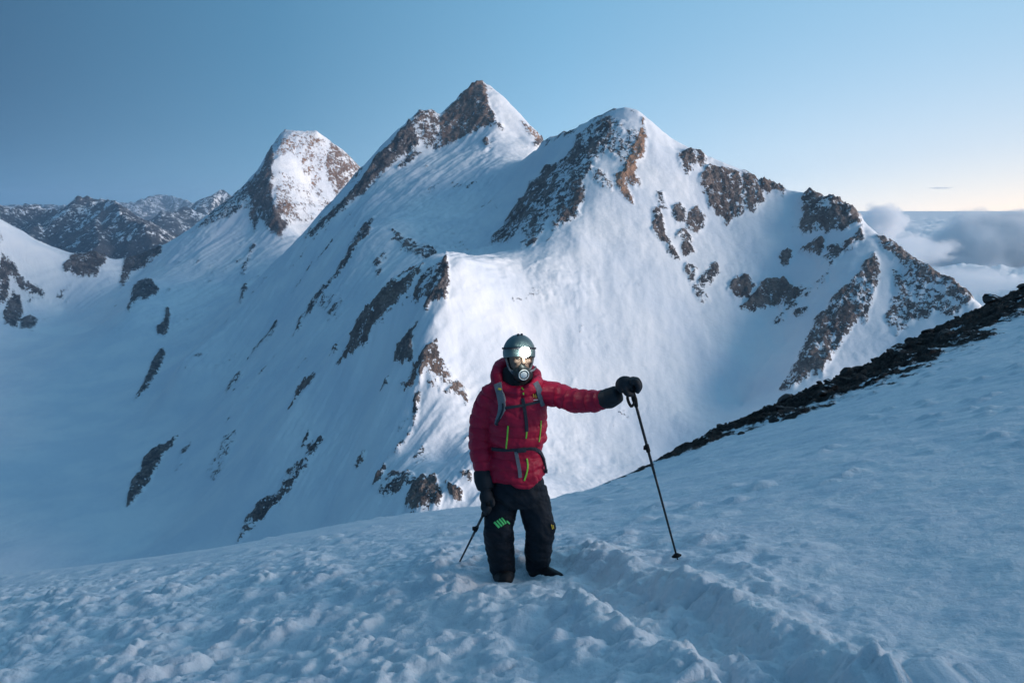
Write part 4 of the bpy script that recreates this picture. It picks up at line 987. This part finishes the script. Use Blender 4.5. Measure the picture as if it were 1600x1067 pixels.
ribbon('belt_tail', JB, [(806, 705), (809, 720), (812, 735), (813, 746)], .026, M_STRAP, pack, thick=.004)
bm = bmesh.new(); add_tube(bm, [P(849, 716, -.05), P(852, 726, -.06), P(853.5, 737, -.06)], [.009, .008, .008], seg=8); finish('belt_tail', bm, M_STRAPD, pack)
bm = bmesh.new(); add_box(bm, P(853, 736, -.06), (.012, .006, .014), bev=.003); finish('buckle', bm, M_STRAPD, pack)
h = JB.ray_cast(Vector(), ray(781, 608)); bm = bmesh.new(); add_box(bm, h[0] + Vector((0, -.012, .002)), (.013, .004, .007), Matrix.Rotation(R(20), 3, 'Y'), bev=.002); finish('buckle', bm, M_YELLOW, pack)
bm = bmesh.new(); add_box(bm, (JB.ray_cast(Vector(), ray(815, 702))[0]) + Vector((0, -.012, 0)), (.032, .008, .018), Matrix.Rotation(R(-4), 3, 'Y'), bev=.004); finish('buckle', bm, M_STRAPD, pack)

# --- helmet, headlamp, oxygen mask
HC = P(811, 551, .0)
helmet = bpy.data.objects.new('helmet', None); col.objects.link(helmet); helmet.location = HC
tag(helmet, 'smooth grey-green climbing helmet on the climber\'s head', 'helmet')
def helmet_shell():
    bm = bmesh.new(); seg, nv = 48, 22
    rings = []
    tilt = Matrix.Rotation(R(-6), 3, 'X') @ Matrix.Rotation(R(14), 3, 'Z')
    for inner in (0, 1):
        k = 0.0 if not inner else -.010
        for i in (range(nv) if not inner else range(nv - 1, -1, -1)):
            ph = (i + 0.3) / (nv - .7) * R(107)
            ring = []
            for j in range(seg):
                a = 2 * math.pi * j / seg
                front = max(0, -math.sin(a))
                ph2 = ph * (1 - 0.10 * front * (i / nv) ** 2)
                flare = 0.008 * front ** 2 * sstep(.75, 1, i / (nv - 1))
                ridge = .003 * math.cos(6 * a) * math.sin(ph) * (1 - i / nv)
                r = Vector((math.sin(ph2) * math.cos(a) * (.112 + k + flare + ridge), math.sin(ph2) * math.sin(a) * (.130 + k + flare + ridge), math.cos(ph2) * (.128 + k)))
                ring.append(bm.verts.new(HC + tilt @ r))
            rings.append(ring)
    for r0, r1 in zip(rings[:-1], rings[1:]):
        for j in range(seg): bm.faces.new((r0[j], r0[(j + 1) % seg], r1[(j + 1) % seg], r1[j]))
    bm.faces.new(rings[0])
    return finish('shell', bm, M_HELMET, helmet)
helmet_shell()
for (x, y, z) in ((-.006, -.02, .128), (.018, -.01, .128)):
    bm = bmesh.new(); add_box(bm, HC + Vector((x, y, z)), (.008, .014, .008), bev=.003); finish('lamp_clip', bm, M_STRAPD, helmet)
for s in (-1, 1):
    bm = bmesh.new(); add_tube(bm, [HC + Vector((s * .100, -.01, -.02)), HEADC + Vector((s * .090, -.02, -.02)), HEADC + Vector((s * .070, -.04, -.075)), HEADC + Vector((s * .03, -.05, -.115))], [.007, .007, .007, .007], seg=8); finish('chin_strap', bm, M_STRAP, helmet)
lamp = bpy.data.objects.new('headlamp', None); col.objects.link(lamp)
ldir = Vector((.235, -.95, -.07)).normalized(); LP = HC + Vector((.034, -.128, .030)); lamp.location = LP
tag(lamp, 'lit white headlamp strapped round the front of the helmet', 'headlamp')
bm = bmesh.new(); tl = Matrix.Rotation(R(-10), 3, 'X')
add_tube(bm, [HC + tl @ Vector((.1135 * math.cos(a), .132 * math.sin(a), .030)) for a in [2 * math.pi * k / 24 for k in range(24)]], [.007] * 24, seg=8, closed=True, sub=1); finish('head_strap', bm, M_STRAPD, lamp)
lq = ldir.to_track_quat('Z', 'Y').to_matrix()
bm = bmesh.new(); bmesh.ops.create_cone(bm, cap_ends=True, segments=28, radius1=.030, radius2=.033, depth=.03, matrix=Matrix.Translation(LP) @ lq.to_4x4()); finish('lamp_body', bm, M_BOOT, lamp)
t = NT('lamp_light'); e = t.n('ShaderNodeEmission', None, Color=rgb(.93, 1.0, .95), Strength=40.0); t.t.links.new(e.outputs[0], t.out.inputs[0])
bm = bmesh.new(); add_ball(bm, LP + ldir * .014, (.037, .037, .014), lq); finish('lens', bm, t.m, lamp)  # glowing lens made wider than its body to stand in for glare
sp = bpy.data.lights.new('headlamp_fill', 'POINT'); sp.energy = 0.45; sp.color = (.92, 1, .93); sp.shadow_soft_size = .03  # added point light ahead of the lens, brightens helmet and face in place of glow
so = bpy.data.objects.new('headlamp_fill', sp); col.objects.link(so); so.location = LP + ldir * .085
mask = bpy.data.objects.new('oxygen_mask', None); col.objects.link(mask)
MC = P(816, 582, -.12); mask.location = MC
tag(mask, 'black rubber oxygen mask with round white valve over the climber\'s mouth', 'oxygen mask')
md = Vector((.20, -.95, -.08)).normalized(); mq = md.to_track_quat('Z', 'Y').to_matrix()
bm = bmesh.new()
add_ball(bm, MC + Vector((-.004, .030, -.008)), (.062, .062, .052)); add_tube(bm, [MC + Vector((-.004, .002, .052)), MC + Vector((0, -.010, .022)), MC], [.020, .038, .044]); add_ball(bm, MC + Vector((-.002, .03, -.035)), (.055, .055, .035))
organic('face_piece', bm, .005, 4, M_MASK, mask)
VC = MC + md * .036 + Vector((.001, 0, -.004))
bm = bmesh.new(); bmesh.ops.create_cone(bm, cap_ends=True, segments=32, radius1=.040, radius2=.037, depth=.022, matrix=Matrix.Translation(VC - md * .002) @ mq.to_4x4()); finish('valve_housing', bm, M_MASK, mask, smooth=False)
def ring(r, rt, c): 
    bm = bmesh.new(); add_tube(bm, [c + mq @ Vector((r * math.cos(a), r * math.sin(a), 0)) for a in [2 * math.pi * k / 32 for k in range(32)]], [rt] * 32, seg=8, closed=True, sub=1); return bm
finish('valve_ring', ring(.034, .0036, VC + md * .010), M_WHITE, mask)
bm = bmesh.new(); add_ball(bm, VC + md * .009, (.024, .024, .006), mq); finish('valve_disc', bm, M_WHITE, mask)
for s in (-1, 1):
    bm = bmesh.new(); add_tube(bm, [MC + Vector((s * .055, .03, 0)), MC + Vector((s * .085, .08, .005)), MC + Vector((s * .095, .14, .012))], [.008, .007, .007], seg=8); finish('strap', bm, M_STRAP, mask)

# --- trekking poles
def pole(top, tip, label, lock_at, basket=True):
    ax = (tip - top).normalized(); L = (tip - top).length
    root = bpy.data.objects.new('trekking_pole', None); col.objects.link(root); root.location = tip
    tag(root, label, 'trekking pole', 'pair of black trekking poles')
    bm = bmesh.new(); add_tube(bm, [top + ax * .10, top + ax * (L * .5)], [.0095, .009], seg=14); finish('upper_shaft', bm, M_POLE, root)
    bm = bmesh.new(); add_tube(bm, [top + ax * (L * .5 - .01), tip - ax * .05], [.0078, .0068], seg=14); finish('lower_shaft', bm, M_POLE, root)
    bm = bmesh.new(); add_tube(bm, [top, top + ax * .02, top + ax * .07, top + ax * .12, top + ax * .17], [.019, .021, .016, .019, .012], seg=16); finish('grip', bm, M_GRIP, root)
    bm = bmesh.new(); add_tube(bm, [tip - ax * .06, tip], [.006, .003], seg=10); finish('tip', bm, M_POLE, root)
    bm = bmesh.new(); c = top + ax * (L * lock_at); add_tube(bm, [c - ax * .025, c + ax * .025], [.014, .014], seg=14); add_box(bm, c + Vector((-.016, -.004, .004)), (.012, .007, .014), bev=.003); finish('lock', bm, M_GRIP, root)
    if basket:
        bm = bmesh.new(); c = tip - ax * .055; add_tube(bm, [c - ax * .012, c + ax * .004], [.012, .034], seg=18); finish('basket', bm, M_GRIP, root)
    return root
rp = pole(RTOP, RTIP, 'black trekking pole planted beside the climber under the outstretched hand', .36)
ax = (RTIP - RTOP).normalized(); bm = bmesh.new()
add_tube(bm, [RTOP + ax * .04 + Vector((-.012, -.02, 0)), RTOP + ax * .10 + Vector((-.045, -.03, 0)), RTOP + ax * .16 + Vector((-.035, -.03, 0)), RTOP + ax * .13 + Vector((-.005, -.02, 0))], [.008, .010, .010, .008], seg=8, squash=.5); finish('wrist_strap', bm, M_GRIP, rp)
pole(LTOP, LTIP, 'black trekking pole slanting down from the hand beside the climber\'s leg', .38, False)

# ------------------------------------------------------------------ haze
def build_haze(x0, x1, y0, y1, z0, z1, density):
    bm = bmesh.new(); add_box(bm, Vector(((x0 + x1) / 2, (y0 + y1) / 2, (z0 + z1) / 2)), ((x1 - x0) / 2, (y1 - y0) / 2, (z1 - z0) / 2))
    me = bpy.data.meshes.new('haze'); bm.to_mesh(me); bm.free()
    t = NT('haze_air')
    v = t.n('ShaderNodeVolumePrincipled', None, Color=rgb(.45, .72, 1.0), Density=density, Anisotropy=0.1)
    t.t.links.new(v.outputs[0], t.out.inputs['Volume'])
    o = link('haze', me, t.m); tag(o, 'thin blue haze hanging in the air over the glacier and mountains', kind='stuff')
build_haze(-30000, 5500, -600, 38500, -3200, 760, 1.9e-5)
